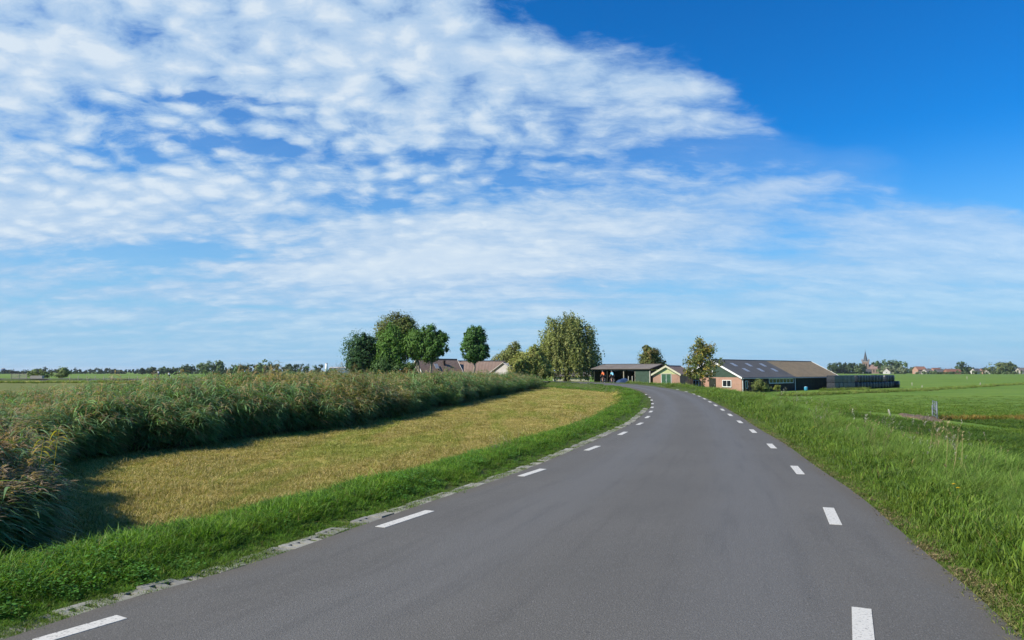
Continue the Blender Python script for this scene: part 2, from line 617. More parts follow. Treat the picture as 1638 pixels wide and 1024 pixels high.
a_ = road.data.attributes.new('across', 'FLOAT_VECTOR', 'POINT')
_s = np.concatenate([[0], np.cumsum(np.linalg.norm(np.diff(L_EDGE, axis=0), axis=1))])
_av = np.zeros((len(road.data.vertices), 3), np.float32)
_av[:n * NW, 0] = np.tile(np.linspace(0, 1, NW), n); _av[:n * NW, 1] = np.repeat(_s, NW)
_av[n * NW + n:, 0] = 1.0
a_.data.foreach_set('vector', _av.ravel())
m_paint, N = mat('road_paint')
co = N.add('ShaderNodeNewGeometry').outputs['Position']
wear = N.noise(co, 45, 4, 0.75)
c = N.mix(N.ramp(wear, 0.52, 0.66), (.58, .56, .50), (.20, .19, .17))
c = N.mix(N.ramp(N.noise(co, 6, 3, 0.6), 0.35, 0.7, 0, 0.35), c, (.48, .47, .41))
finish(N, c, 0.6, wear, 0.2, 0.003, 0.3)


def road_z(p):
    a = -sdist(np.array([p]), L_EDGE)[0]
    b = sdist(np.array([p]), R_EDGE)[0]
    a, b = -a, -b
    t = a / max(a + b, 1e-6)
    return 0.014 * (1 - (2 * t - 1) ** 2) - 0.012


def resample(poly, step):
    s = np.concatenate([[0], np.cumsum(np.linalg.norm(np.diff(poly, axis=0), axis=1))])
    q = np.arange(0, s[-1], step)
    return np.stack([np.interp(q, s, poly[:, k]) for k in (0, 1)], 1), s


# dashed edge lines, traced dash by dash where the photograph shows them
LD = [gp(*p) for p in [(60, 1024), (195, 985), (608, 842), (688, 816), (833, 761), (869, 749.5), (938, 720), (957, 713), (991, 695.3), (1001, 690.5), (1020, 679.2), (1027, 676),
                       (1033.5, 668.5), (1038, 665.4), (1039.7, 659.3), (1042.5, 657), (1042.5, 652.3), (1044, 650.4), (1043.5, 646.3), (1044, 644.7), (1042.5, 640.6), (1042.2, 639.2),
                       (1039.5, 636.0), (1038.6, 634.8), (1034.5, 631.5), (1032.5, 630.5)]]
RD = [gp(*p) for p in [(1384, 1062), (1378, 972), (1337, 838.5), (1325, 811.5), (1281, 758), (1270, 744.8), (1238, 716.8), (1230.5, 709.5), (1207.5, 692), (1201.5, 686.7), (1186, 676.5), (1181, 672.7),
                       (1170, 665.3), (1165.8, 661.8), (1157.5, 656.6), (1153.7, 653.8), (1146.5, 649.5), (1143, 647.2), (1137.2, 643.6), (1134, 641.7), (1128.5, 638.6), (1125.5, 637.0),
                       (1120, 634.3), (1117, 633.0), (1111.5, 630.7), (1108, 629.5), (1100, 627.0), (1096, 626.0), (1086, 623.4), (1081.5, 622.5)]]


def dash(p, q, w=0.125):
    p, q = np.array(p), np.array(q)
    d = (q - p) / np.linalg.norm(q - p)
    nn = np.array([-d[1], d[0]]) * w / 2
    vs, fs = [], []
    K = 5
    for i in range(K):
        c0 = p + (q - p) * i / (K - 1)
        for s in (-1, 1):
            e = c0 + nn * s
            vs.append((*e, road_z(c0) + 0.004))
    for i in range(K - 1):
        fs.append((2 * i, 2 * i + 1, 2 * i + 3, 2 * i + 2))
    # a millimetre-thick film of paint with its own edge
    b = len(vs)
    vs += [(x, y, z - 0.0035) for x, y, z in vs]
    ring = [0, 2, 4, 6, 8, 9, 7, 5, 3, 1]
    for a_, c_ in zip(ring, ring[1:] + ring[:1]):
        fs.append((a_, c_, c_ + b, a_ + b))
    me = new_mesh('road_marking', vs, fs, m_paint)
    bm = bmesh.new(); bm.from_mesh(me); bmesh.ops.recalc_face_normals(bm, faces=bm.faces); bm.to_mesh(me); bm.free()
    return link('road_marking', me, road)


for D in (LD, RD):
    for i in range(0, len(D), 2):
        dash(D[i], D[i + 1])

# ------------------------------------------------------------------ small plants: prototypes and scatter
def leaf_mat(name, var=0.25, trans=0.35, rough=0.55, patch=None, spec=0.25):
    m, N = mat(name)
    at_ = N.add('ShaderNodeAttribute')
    at_.attribute_name = 'tint'
    oi = N.add('ShaderNodeObjectInfo').outputs['Random']
    f = N.ramp(oi, 0, 1, 1 - var, 1 + var, False)
    c = N.mix(1.0, at_.outputs['Color'], N.comb(f, f, f), 'MULTIPLY')
    if patch:
        pos = N.add('ShaderNodeNewGeometry').outputs['Position']
        for sc, lo, hi, amt, col, *mp in patch:
            pp = N.mapping(pos, rot=(0, 0, mp[0]), scale=mp[1]) if mp else pos
            c = N.mix(N.ramp(N.noise(pp, sc, 3, 0.55), lo, hi, 0, amt), c, col, 'MULTIPLY')
    finish(N, c, rough, spec=spec, translucent=(trans, N.mix(1.0, c, (1.25, 1.3, 0.6), 'MULTIPLY')))
    return m


def strip(P, Wd, side, col):
    """ribbon along points P (k,3); returns verts, quads, colours"""
    k = len(P)
    v = np.empty((2 * k, 3))
    v[0::2] = P - side * Wd[:, None] / 2
    v[1::2] = P + side * Wd[:, None] / 2
    i = np.arange(k - 1) * 2
    q = np.stack([i, i + 1, i + 3, i + 2], 1)
    return v, q, np.repeat(col, 2, 0)


class Acc:
    def __init__(self):
        self.v, self.q, self.c, self.n = [], [], [], 0

    def add(self, v, q, c):
        self.v.append(v); self.q.append(q + self.n); self.c.append(c); self.n += len(v)

    def mesh(self, name, m, smooth=True):
        me = new_mesh(name, np.vstack(self.v), np.vstack(self.q), m, smooth)
        color_attr(me, np.vstack(self.c))
        return me


def blade(acc, rng, base, h, w, lean, az, cb, ct, k=4, tw=None):
    t = np.linspace(0, 1, k)
    d = np.array([math.cos(az), math.sin(az)])
    out = lean * h * t ** 1.8
    P = np.column_stack([base[0] + d[0] * out, base[1] + d[1] * out, base[2] + h * (t - 0.28 * lean * t ** 2.4)])
    sa = az + math.pi / 2 + (tw if tw is not None else rng.uniform(-.9, .9))
    side = np.array([math.cos(sa), math.sin(sa), rng.uniform(-.2, .2)])
    W = w * np.array([.75, 1.0, .75, .06])[:k] if k == 4 else w * np.linspace(1, .06, k)
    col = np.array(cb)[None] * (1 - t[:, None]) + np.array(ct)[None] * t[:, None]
    acc.add(*strip(P, W, side, col))


def grass_protos(name, m, seed, nvar, nb, rad, hr, wr, leanr, cols, wind=0.0, flowers=None):
    """collection of tuft meshes; cols: list of (base, tip, weight)"""
    coll = bpy.data.collections.new(name)
    rng = np.random.default_rng(seed)
    wts = np.array([c[2] for c in cols], float); wts /= wts.sum()
    for vi in range(nvar):
        acc = Acc()
        for b in range(nb):
            r = rad * math.sqrt(rng.random()); a = rng.uniform(0, 2 * math.pi)
            ci = rng.choice(len(cols), p=wts)
            j = rng.uniform(.75, 1.25)
            cb, ct = np.array(cols[ci][0]) * j, np.array(cols[ci][1]) * j
            h = rng.uniform(*hr) * rng.uniform(.7, 1.1)
            az = rng.uniform(0, 2 * math.pi) if rng.random() > wind else rng.normal(-0.1, .5)
            blade(acc, rng, (r * math.cos(a), r * math.sin(a), -0.02), h, rng.uniform(*wr), rng.uniform(*leanr), az, cb, ct)
        o = bpy.data.objects.new('%s_%02d' % (name, vi), acc.mesh('%s_%02d' % (name, vi), m))
        coll.objects.link(o)
    return coll


def scatter(name, coll, P, rot, scl, idx, label, parent=None):
    """points with stored rotation / scale / variant -> instances through geometry nodes"""
    me = bpy.data.meshes.new(name)
    n = len(P)
    me.vertices.add(n)
    me.vertices.foreach_set('co', np.asarray(P, np.float32).ravel())
    for nm, typ, arr, key in (('rot', 'FLOAT_VECTOR', rot, 'vector'), ('scl', 'FLOAT_VECTOR', scl, 'vector'), ('idx', 'INT', idx, 'value')):
        a = me.attributes.new(nm, typ, 'POINT')
        a.data.foreach_set(key, np.asarray(arr, np.int32 if typ == 'INT' else np.float32).ravel())
    o = link(name, me, parent)
    tree = bpy.data.node_groups.new(name + '_scatter', 'GeometryNodeTree')
    tree.interface.new_socket('Geometry', in_out='INPUT', socket_type='NodeSocketGeometry')
    tree.interface.new_socket('Geometry', in_out='OUTPUT', socket_type='NodeSocketGeometry')
    nn, ll = tree.nodes, tree.links
    gi_, go_ = nn.new('NodeGroupInput'), nn.new('NodeGroupOutput')
    ci_ = nn.new('GeometryNodeCollectionInfo')
    ci_.inputs['Collection'].default_value = coll
    ci_.inputs['Separate Children'].default_value = True
    ci_.inputs['Reset Children'].default_value = True
    iop = nn.new('GeometryNodeInstanceOnPoints')
    iop.inputs['Pick Instance'].default_value = True
    outs = {}
    for nm, dt in (('rot', 'FLOAT_VECTOR'), ('scl', 'FLOAT_VECTOR'), ('idx', 'INT')):
        na = nn.new('GeometryNodeInputNamedAttribute')
        na.data_type = dt
        na.inputs['Name'].default_value = nm
        outs[nm] = na.outputs[0]
    e2r = nn.new('FunctionNodeEulerToRotation')
    ll.new(outs['rot'], e2r.inputs[0])
    ll.new(gi_.outputs[0], iop.inputs['Points'])
    ll.new(ci_.outputs[0], iop.inputs['Instance'])
    ll.new(outs['idx'], iop.inputs['Instance Index'])
    ll.new(e2r.outputs[0], iop.inputs['Rotation'])
    ll.new(outs['scl'], iop.inputs['Scale'])
    ll.new(iop.outputs[0], go_.inputs[0])
    md = o.modifiers.new('scatter', 'NODES')
    md.node_group = tree
    return tag(o, label, kind='stuff')


def logpolar(n, r0, r1, a0, a1, seed):
    rng = np.random.default_rng(seed)
    r = np.exp(rng.uniform(math.log(r0), math.log(r1), n))
    a = np.radians(rng.uniform(a0, a1, n))
    return np.stack([r * np.sin(a), r * np.cos(a)], 1), r


def rots(n, rng, tilt=0.12, full=True, spread=0.6):
    z = rng.uniform(0, 2 * math.pi, n) if full else rng.normal(0, spread, n)
    return np.column_stack([rng.normal(0, tilt, n), rng.normal(0, tilt, n), z])


def vnoise(P, s, seed=0):
    """cheap smooth value noise in [0,1] on points"""
    r = np.random.default_rng(seed)
    tab = r.random((64, 64))
    q = P / s
    i = np.floor(q).astype(int); f = q - i
    f = f * f * (3 - 2 * f)
    g = lambda a, b: tab[(i[:, 0] + a) % 64, (i[:, 1] + b) % 64]
    return (g(0, 0) * (1 - f[:, 0]) + g(1, 0) * f[:, 0]) * (1 - f[:, 1]) + (g(0, 1) * (1 - f[:, 0]) + g(1, 1) * f[:, 0]) * f[:, 1]


M_GRASS = leaf_mat('grass_blade', 0.28, 0.35, patch=[(0.8, 0.45, 0.75, 0.5, (1.35, 1.1, 0.9)), (3.0, 0.5, 0.8, 0.4, (.7, .78, .7))])
M_STRAW = leaf_mat('straw_blade', 0.25, 0.25, 0.7, patch=[(0.5, 0.48, 0.62, 0.60, (.62, .93, .42), .38, (1.6, .22, 1)), (1.0, 0.45, 0.62, 0.35, (.72, .70, .62), .38, (2.6, .16, 1)), (1.7, 0.48, 0.8, 0.5, (.75, .7, .6))])
M_REED = leaf_mat('reed_leaf', 0.30, 0.40, 0.5, patch=[(0.22, 0.48, 0.7, 0.6, (1.35, 1.05, .75))])

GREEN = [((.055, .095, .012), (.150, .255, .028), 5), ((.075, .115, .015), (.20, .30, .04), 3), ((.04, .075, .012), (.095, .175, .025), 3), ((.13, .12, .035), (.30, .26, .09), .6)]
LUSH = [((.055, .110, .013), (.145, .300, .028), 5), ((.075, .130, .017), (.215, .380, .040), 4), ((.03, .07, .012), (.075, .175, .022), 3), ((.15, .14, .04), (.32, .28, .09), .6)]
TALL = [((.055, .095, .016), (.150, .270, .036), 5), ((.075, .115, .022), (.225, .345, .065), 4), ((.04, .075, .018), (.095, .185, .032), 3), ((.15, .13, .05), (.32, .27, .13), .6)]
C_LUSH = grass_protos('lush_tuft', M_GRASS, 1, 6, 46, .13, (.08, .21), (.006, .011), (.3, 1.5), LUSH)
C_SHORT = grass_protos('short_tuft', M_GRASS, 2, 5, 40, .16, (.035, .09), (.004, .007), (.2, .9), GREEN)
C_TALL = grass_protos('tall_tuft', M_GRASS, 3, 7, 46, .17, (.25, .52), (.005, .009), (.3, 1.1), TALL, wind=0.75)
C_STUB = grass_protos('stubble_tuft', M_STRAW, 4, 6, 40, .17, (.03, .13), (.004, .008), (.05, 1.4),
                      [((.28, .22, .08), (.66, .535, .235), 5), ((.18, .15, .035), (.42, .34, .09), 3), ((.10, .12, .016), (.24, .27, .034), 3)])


# broad-leaved weeds for the verge
def weed_protos():
    coll = bpy.data.collections.new('weed')
    rng = np.random.default_rng(9)
    for vi in range(4):
        acc = Acc()
        for b in range(34):
            r = .15 * math.sqrt(rng.random()); a = rng.uniform(0, 6.28)
            h = rng.uniform(.05, .19)
            az = rng.uniform(0, 6.28)
            c0 = np.array([r * math.cos(a), r * math.sin(a), h])
            L = rng.uniform(.018, .042)
            d = np.array([math.cos(az), math.sin(az), rng.uniform(-.3, .5)])
            sd = np.array([-math.sin(az), math.cos(az), rng.uniform(-.3, .3)])
            j = rng.uniform(.7, 1.3)
            col = np.array((.085, .215, .028)) * j
            t = np.linspace(0, 1, 4)
            P = c0 + d * (t * L)[:, None]
            acc.add(*strip(P, L * np.array([.15, .8, .7, .05]), sd, np.tile(col, (4, 1))))
        coll.objects.link(bpy.data.objects.new('weed_%d' % vi, acc.mesh('weed_%d' % vi, M_GRASS)))
    return coll


C_WEED = weed_protos()


# ---- left verge
def place(coll, n, r0, r1, a0, a1, seed, mask, sfun, name, label, nvar, hmul=None, zoff=0.0, tilt=.12, full=True):
    P, r = logpolar(n, r0, r1, a0, a1, seed)
    z, dl, dr = land(P)
    rd = -sdist(P, REED)
    rng = np.random.default_rng(seed + 100)
    k = mask(P, r, dl, dr, rd, rng)
    P, r, z, dl, dr, rd = P[k], r[k], z[k], dl[k], dr[k], rd[k]
    n = len(P)
    s = sfun(P, r, dl, dr, rd, rng)
    if s.ndim == 1:
        s = np.column_stack([s, s, s])
    print(name, n)
    return scatter(name, coll, np.column_stack([P, z + zoff]), rots(n, rng, tilt, full), s, rng.integers(0, nvar, n), label)


lodw = lambda r: 1.0 + 0.9 * ss(r, 8, 60)        # farther tufts are drawn a little coarser
place(C_LUSH, 125000, 2.5, 125, -66, 14, 21, lambda P, r, dl, dr, rd, g: (dl > .17 + .25 * vnoise(P, .35, 3)) & (dl < VW(P[:, 1]) - .35 + .9 * vnoise(P, 1.1, 4) + 1.2 * (vnoise(P, 3.0, 40) - .4) * ss(r, 15, 50)) & (rd < .5),
      lambda P, r, dl, dr, rd, g: (g.uniform(.75, 1.25, len(P)) * (.36 + .48 * ss(dl, .3, 1.0)) * (.62 + .6 * vnoise(P, .6, 5)))[:, None] * np.column_stack([lodw(r), lodw(r), np.ones(len(r)) * 1.0]),
      'verge_grass', 'lush green grass verge along the left edge of the road', 6)
place(C_WEED, 14000, 2.5, 40, -66, 10, 22, lambda P, r, dl, dr, rd, g: (dl > .35) & (dl < 1.7) & (vnoise(P, .8, 8) > .55),
      lambda P, r, dl, dr, rd, g: g.uniform(.45, .85, len(P)) * lodw(r),
      'verge_weeds', 'small broad-leaved weeds among the grass of the left verge', 4)
# ---- mown field
place(C_STUB, 120000, 5.0, 110, -55, 14, 23, lambda P, r, dl, dr, rd, g: (dl > VW(P[:, 1]) - .45 + .6 * vnoise(P, .7, 6)) & (rd < 1.0),
      lambda P, r, dl, dr, rd, g: (g.uniform(.7, 1.3, len(P)) * (.7 + .6 * vnoise(P, .9, 7)))[:, None] * np.column_stack([lodw(r), lodw(r), .75 + 0 * r]),
      'stubble', 'dry yellow mown grass between the left verge and the reeds', 6)
# ---- right verge
place(C_SHORT, 46000, 2.5, 60, -3, 60, 24, lambda P, r, dl, dr, rd, g: (dr > .02 + .12 * vnoise(P, .3, 9)) & (dr < 1.4),
      lambda P, r, dl, dr, rd, g: g.uniform(.8, 1.5, len(P)) * lodw(r) * (.8 + 1.0 * ss(dr, .2, 1.0)),
      'roadside_grass', 'short grass fringe along the right edge of the road', 5)
place(C_TALL, 90000, 3.0, 110, -3, 62, 25, lambda P, r, dl, dr, rd, g: (dr > .35 + .5 * vnoise(P, .5, 10)) & (dr < 5.2) & (P[:, 1] < 98),
      lambda P, r, dl, dr, rd, g: (g.uniform(.7, 1.2, len(P)) * (.22 + .58 * ss(dr, .5, 2.6) - .3 * ss(dr, 3.6, 5.2)) * (.55 + .75 * vnoise(P, 1.0, 11)))[:, None]
      * np.column_stack([lodw(r), lodw(r), 1 + 0 * r]),
      'verge_grass', 'tall windblown green grass on the bank along the right edge of the road', 7, tilt=.10, full=False)
# ---- pasture on the right
MUD = (gp(1466, 670, -1.15)[0] - .8, gp(1466, 670, -1.15)[1] - 2.2)
DKG = [((.035, .070, .010), (.085, .165, .020), 5), ((.05, .085, .012), (.12, .20, .026), 3), ((.03, .055, .010), (.06, .12, .018), 3)]  # darker greens for the longer tufts in a band below the bank
C_DARK = grass_protos('dark_meadow_tuft', M_GRASS, 5, 5, 44, .17, (.10, .22), (.006, .010), (.3, 1.2), DKG)
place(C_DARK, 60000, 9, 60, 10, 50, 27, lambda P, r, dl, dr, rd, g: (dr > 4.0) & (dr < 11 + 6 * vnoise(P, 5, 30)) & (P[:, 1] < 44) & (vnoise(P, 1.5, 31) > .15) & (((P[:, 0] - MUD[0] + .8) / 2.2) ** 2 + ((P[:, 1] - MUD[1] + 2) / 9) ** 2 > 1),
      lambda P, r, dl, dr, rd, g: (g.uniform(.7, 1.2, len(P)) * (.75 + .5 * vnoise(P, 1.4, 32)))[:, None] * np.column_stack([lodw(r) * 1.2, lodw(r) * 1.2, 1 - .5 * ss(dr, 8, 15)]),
      'darker_grass', 'darker, longer grass strip at the foot of the right bank', 5)
place(C_SHORT, 60000, 9, 110, 8, 50, 26, lambda P, r, dl, dr, rd, g: (dr > 4.2) & (g.random(len(P)) > .55 * ss(r, 35, 100)) & (((P[:, 0] - MUD[0]) / 1.6) ** 2 + ((P[:, 1] - MUD[1]) / 7) ** 2 > 1),
      lambda P, r, dl, dr, rd, g: (g.uniform(.8, 1.3, len(P)) * lodw(r) * 1.2)[:, None] * np.column_stack([1.2 + 0 * r, 1.2 + 0 * r, .8 - .45 * ss(r, 30, 100)]),
      'pasture_grass', 'short grazed grass of the pasture right of the road', 5)


# ---- seed stalks and thistles standing above the right bank
def stalk_protos():
    coll = bpy.data.collections.new('seed_stalk')
    rng = np.random.default_rng(91)
    for vi in range(4):
        acc = Acc()
        for b in range(5):
            x, y = rng.normal(0, .12, 2)
            H = rng.uniform(.45, .85)
            t = np.linspace(0, 1, 4)
            az = rng.normal(0, .8)
            P = np.column_stack([x + math.cos(az) * .18 * H * t ** 2, y + math.sin(az) * .18 * H * t ** 2, H * t])
            c0 = np.array((.30, .25, .12)) if vi != 1 else np.array((.16, .19, .06))
            acc.add(*strip(P, np.linspace(.006, .003, 4), np.array([1., 0, 0]), np.tile(c0, (4, 1))))
            for k_ in range(9):
                f = rng.uniform(.78, 1.0)
                p0 = P[-1] + (P[-2] - P[-1]) * (1 - f) * 2
                la = rng.uniform(0, 6.28)
                L = rng.uniform(.02, .06)
                tt = np.linspace(0, 1, 3)
                LP = p0 + np.column_stack([math.cos(la) * L * tt, math.sin(la) * L * tt, L * .8 * tt])
                hc = np.array([(.42, .34, .19), (.40, .38, .30), (.36, .27, .15), (.34, .30, .27)][vi]) * rng.uniform(.8, 1.2)
                acc.add(*strip(LP, np.array([.004, .010, .002]), np.array([-math.sin(la), math.cos(la), .3]), np.tile(hc, (3, 1))))
        coll.objects.link(bpy.data.objects.new('seed_stalk_%d' % vi, acc.mesh('seed_stalk_%d' % vi, M_STRAW)))
    return coll


C_STALK = stalk_protos()
place(C_STALK, 9000, 4.0, 90, -3, 62, 28, lambda P, r, dl, dr, rd, g: (dr > 1.0) & (dr < 4.6) & (P[:, 1] < 92) & (vnoise(P, 2.2, 36) > .60) & (g.random(len(P)) < .2),
      lambda P, r, dl, dr, rd, g: g.uniform(.55, 1.05, len(P)) * (1 + .4 * ss(r, 15, 60)),
      'seed_stalks', 'pale dry seed stalks standing in the grass of the right bank', 4)
place(C_STALK, 16000, 4.0, 60, -60, 12, 29, lambda P, r, dl, dr, rd, g: (dl > .9) & (dl < 2.4) & (vnoise(P, 1.4, 37) > .66),
      lambda P, r, dl, dr, rd, g: g.uniform(.25, .5, len(P)),
      'seed_stalks', 'short dry stalks along the seam of left verge and mown field', 4)


# ---- reeds
def reed_protos(kind, seed, nvar=6, nst=15):
    coll = bpy.data.collections.new('reed_clump_' + kind)
    rng = np.random.default_rng(seed)
    for vi in range(nvar):
        acc = Acc()
        for s_ in range(nst):
            r = .33 * math.sqrt(rng.random()); a = rng.uniform(0, 6.28)
            b = np.array([r * math.cos(a), r * math.sin(a), -.05])
            H = rng.uniform(1.25, 2.1)
            lean = rng.uniform(.02, .26)
            az = rng.normal(0, .55)
            t = np.linspace(0, 1, 6)
            dirv = np.array([math.cos(az), math.sin(az)])
            P = np.column_stack([b[0] + dirv[0] * lean * H * t ** 2, b[1] + dirv[1] * lean * H * t ** 2, b[2] + H * t])
            dry = rng.random() < .09
            sc_ = np.array((.24, .19, .09)) if dry else np.array((.12, .125, .05))
            col = sc_ * (0.8 + .5 * t[:, None])
            acc.add(*strip(P, np.linspace(.010, .005, 6), np.array([0, 1., 0]), col))
            acc.add(*strip(P, np.linspace(.010, .005, 6), np.array([1., 0, 0]), col))
            g = rng.uniform(.7, 1.3)
            lc = np.array((.125, .235, .078)) if rng.random() < .6 else np.array((.190, .300, .120))
            if dry:
                lc = np.array((.34, .26, .12))
            if kind == 'yellow' and rng.random() < .5:
                lc = np.array((.27, .24, .08))
            for l_ in range(13):
                f = rng.uniform(.22, .97)
                p0 = np.array([np.interp(f, t, P[:, 0]), np.interp(f, t, P[:, 1]), np.interp(f, t, P[:, 2])])
                la = rng.normal(0, 1.0) if rng.random() < .8 else rng.uniform(0, 6.28)
                Ln = rng.uniform(.28, .55)
                up = rng.uniform(.15, .9)
                tt = np.linspace(0, 1, 5)
                dd = np.array([math.cos(la), math.sin(la)])
                LP = np.column_stack([p0[0] + dd[0] * Ln * tt, p0[1] + dd[1] * Ln * tt, p0[2] + Ln * (up * tt - (up * .55 + .65) * tt ** 2.2)])
                W = rng.uniform(.018, .036) * np.array([.6, 1, .9, .6, .05])
                sd = np.array([-math.sin(la), math.cos(la), rng.uniform(-.6, .6)])
                cc = lc * g * rng.uniform(.8, 1.2)
                acc.add(*strip(LP, W, sd, np.tile(cc, (5, 1)) * (.85 + .3 * tt[:, None])))
            if rng.random() < (.8 if kind == 'brown' else .27):
                top = P[-1]
                pc = np.array((.36, .30, .195)) if kind != 'brown' else np.array((.31, .235, .16))
                pc = pc * rng.uniform(.75, 1.5)
                if rng.random() < .3:
                    pc = np.array((.34, .29, .18)) * rng.uniform(.8, 1.2)
                for k_ in range(20):
                    f = rng.uniform(0, 1)
                    p0 = top + np.array([0.03 * f, 0, -.24 * (1 - f) + .03])
                    la = rng.normal(0, .7) if rng.random() < .55 else rng.uniform(0, 6.28)
                    Ln = rng.uniform(.05, .17) * (1.2 - .6 * f)
                    uz = rng.uniform(.4, 1.5)
                    tt = np.linspace(0, 1, 3)
                    LP = np.column_stack([p0[0] + math.cos(la) * Ln * tt, p0[1] + math.sin(la) * Ln * tt, p0[2] + Ln * (uz * tt - rng.uniform(.3, 1.1) * tt ** 2)])
                    sd = np.array([-math.sin(la), math.cos(la), rng.uniform(-1, 1)])
                    acc.add(*strip(LP, np.array([.006, .012, .002]), sd, np.tile(pc, (3, 1))))
        coll.objects.link(bpy.data.objects.new('reed_%s_%d' % (kind, vi), acc.mesh('reed_%s_%d' % (kind, vi), M_REED)))
    return coll


def reeds(kind, n, seed, mask, name, label, r0=5.0, r1=125):
    P, r = logpolar(n, r0, r1, -62, 6, seed)
    z, dl, dr = land(P)
    rd = -sdist(P, REED)
    rng = np.random.default_rng(seed + 50)
    front = ss(rd, -.1 - .6 * vnoise(P, 1.3, 12), .6)
    k = (rd > -.35 + .8 * vnoise(P, 1.7, 13)) & (rd < 15) & (dl > 1.9) & (P[:, 1] < 110) & mask(P, r, rd, rng) & ((vnoise(P, .9, 35) > .22) | (r > 45))
    P, r, z, rd = P[k], r[k], z[k], rd[k]
    n = len(P)
    hs = (.66 + .19 * ss(P[:, 1], 16, 30) - .22 * ss(P[:, 0] + .28 * (P[:, 1] - 20), -9, -16) * ss(P[:, 1], 90, 60)) * rng.uniform(.78, 1.14, n) * (.80 + .26 * vnoise(P, 2.5, 14) + .20 * vnoise(P, .8, 34))
    hs = hs * np.where(rng.random(n) < .07, rng.uniform(1.1, 1.28, n), 1.0)
    hs = hs * (.70 + .30 * ss(rd, 0, 1.1)) * (1 - .10 * ss(P[:, 1], 50, 100))
    w = 1 + .5 * ss(r, 15, 80)
    print(name, n)
    return scatter(name, PROTO[kind], np.column_stack([P, z]), rots(n, rng, .07, False, .5), np.column_stack([w, w, hs]), rng.integers(0, 6, n), label)


PROTO = {'green': reed_protos('green', 31), 'brown': reed_protos('brown', 32), 'yellow': reed_protos('yellow', 33)}
ispatch = lambda P, cx, cy, rr: ((P[:, 0] - cx) ** 2 + (P[:, 1] - cy) ** 2) < (rr * (0.7 + .6 * vnoise(P, 1.5, 15))) ** 2
inyel = lambda P: ispatch(P, -6.6, 32, 4.2) | ispatch(P, -12, 40, 5)
inbrn = lambda P: ispatch(P, -7.4, 7.6, 1.9) | ispatch(P, -9.2, 11.2, 1.4) | ispatch(P, -13, 20, 2.2)
reeds('green', 52000, 41, lambda P, r, rd, g: ~inyel(P) & ~inbrn(P), 'reed_bed', 'tall green reeds with drooping leaves filling the ditch left of the mown field')
reeds('brown', 40000, 42, lambda P, r, rd, g: inbrn(P), 'reed_bed', 'reeds with brown plumes at the left edge of the picture', r1=30)
reeds('yellow', 40000, 43, lambda P, r, rd, g: inyel(P), 'reed_bed', 'yellowish bushier reeds in the middle of the reed belt')

# ------------------------------------------------------------------ trees
def bark(name, col):
    m, N = mat(name)
    co = N.add('ShaderNodeTexCoord').outputs['Object']
    n = N.noise(N.mapping(co, scale=(6, 6, 1.2)), 2.0, 5, 0.65)
    c = N.mix(N.ramp(n, .3, .7), [v * .6 for v in col], [v * 1.3 for v in col])
    finish(N, c, 0.9, n, 0.6, 0.03, 0.2)
    return m


M_BARK = bark('bark', (.12, .095, .06))
M_BARK_PALE = bark('bark_pale', (.25, .22, .16))
M_LEAF = leaf_mat('tree_leaf', 0.05, 0.28, 0.6, spec=0.2)


def tube(acc_v, acc_f, pts, radii, k=7):
    b = len(acc_v)
    pts = [Vector(p) for p in pts]
    for i, p in enumerate(pts):
        d = (pts[min(i + 1, len(pts) - 1)] - pts[max(i - 1, 0)]).normalized()
        s = d.orthogonal().normalized()
        if i and abs(s.dot(ps)) < .99:
            s = (ps - d * ps.dot(d)).normalized()
        ps = s
        t = d.cross(s)
        for j in range(k):
            a = 2 * math.pi * j / k
            acc_v.append(tuple(p + (s * math.cos(a) + t * math.sin(a)) * radii[i]))
    for i in range(len(pts) - 1):
        for j in range(k):
            acc_f.append((b + i * k + j, b + i * k + (j + 1) % k, b + (i + 1) * k + (j + 1) % k, b + (i + 1) * k + j))
    acc_f.append(tuple(b + j for j in reversed(range(k))))
    acc_f.append(tuple(b + (len(pts) - 1) * k + j for j in range(k)))


def leaves_mesh(name, C, Nrm, size, cols, rng, asp=0.62):
    """rhombic leaf faces at C facing roughly Nrm"""
    n = len(C)
    Nn = Nrm / np.maximum(np.linalg.norm(Nrm, axis=1, keepdims=True), 1e-6)
    ref = rng.normal(size=(n, 3))
    T = np.cross(Nn, ref); T /= np.maximum(np.linalg.norm(T, axis=1, keepdims=True), 1e-6)
    B = np.cross(Nn, T)
    s = (size * rng.uniform(.6, 1.35, n))[:, None] / 2
    bend = Nn * s * rng.uniform(-.3, .3, (n, 1))
    V = np.stack([C - T * s, C + B * s * asp + bend, C + T * s, C - B * s * asp + bend], 1).reshape(-1, 3)
    q = np.arange(4 * n).reshape(n, 4)
    me = new_mesh(name, V, q, M_LEAF)
    color_attr(me, np.repeat(cols, 4, 0))
    return me


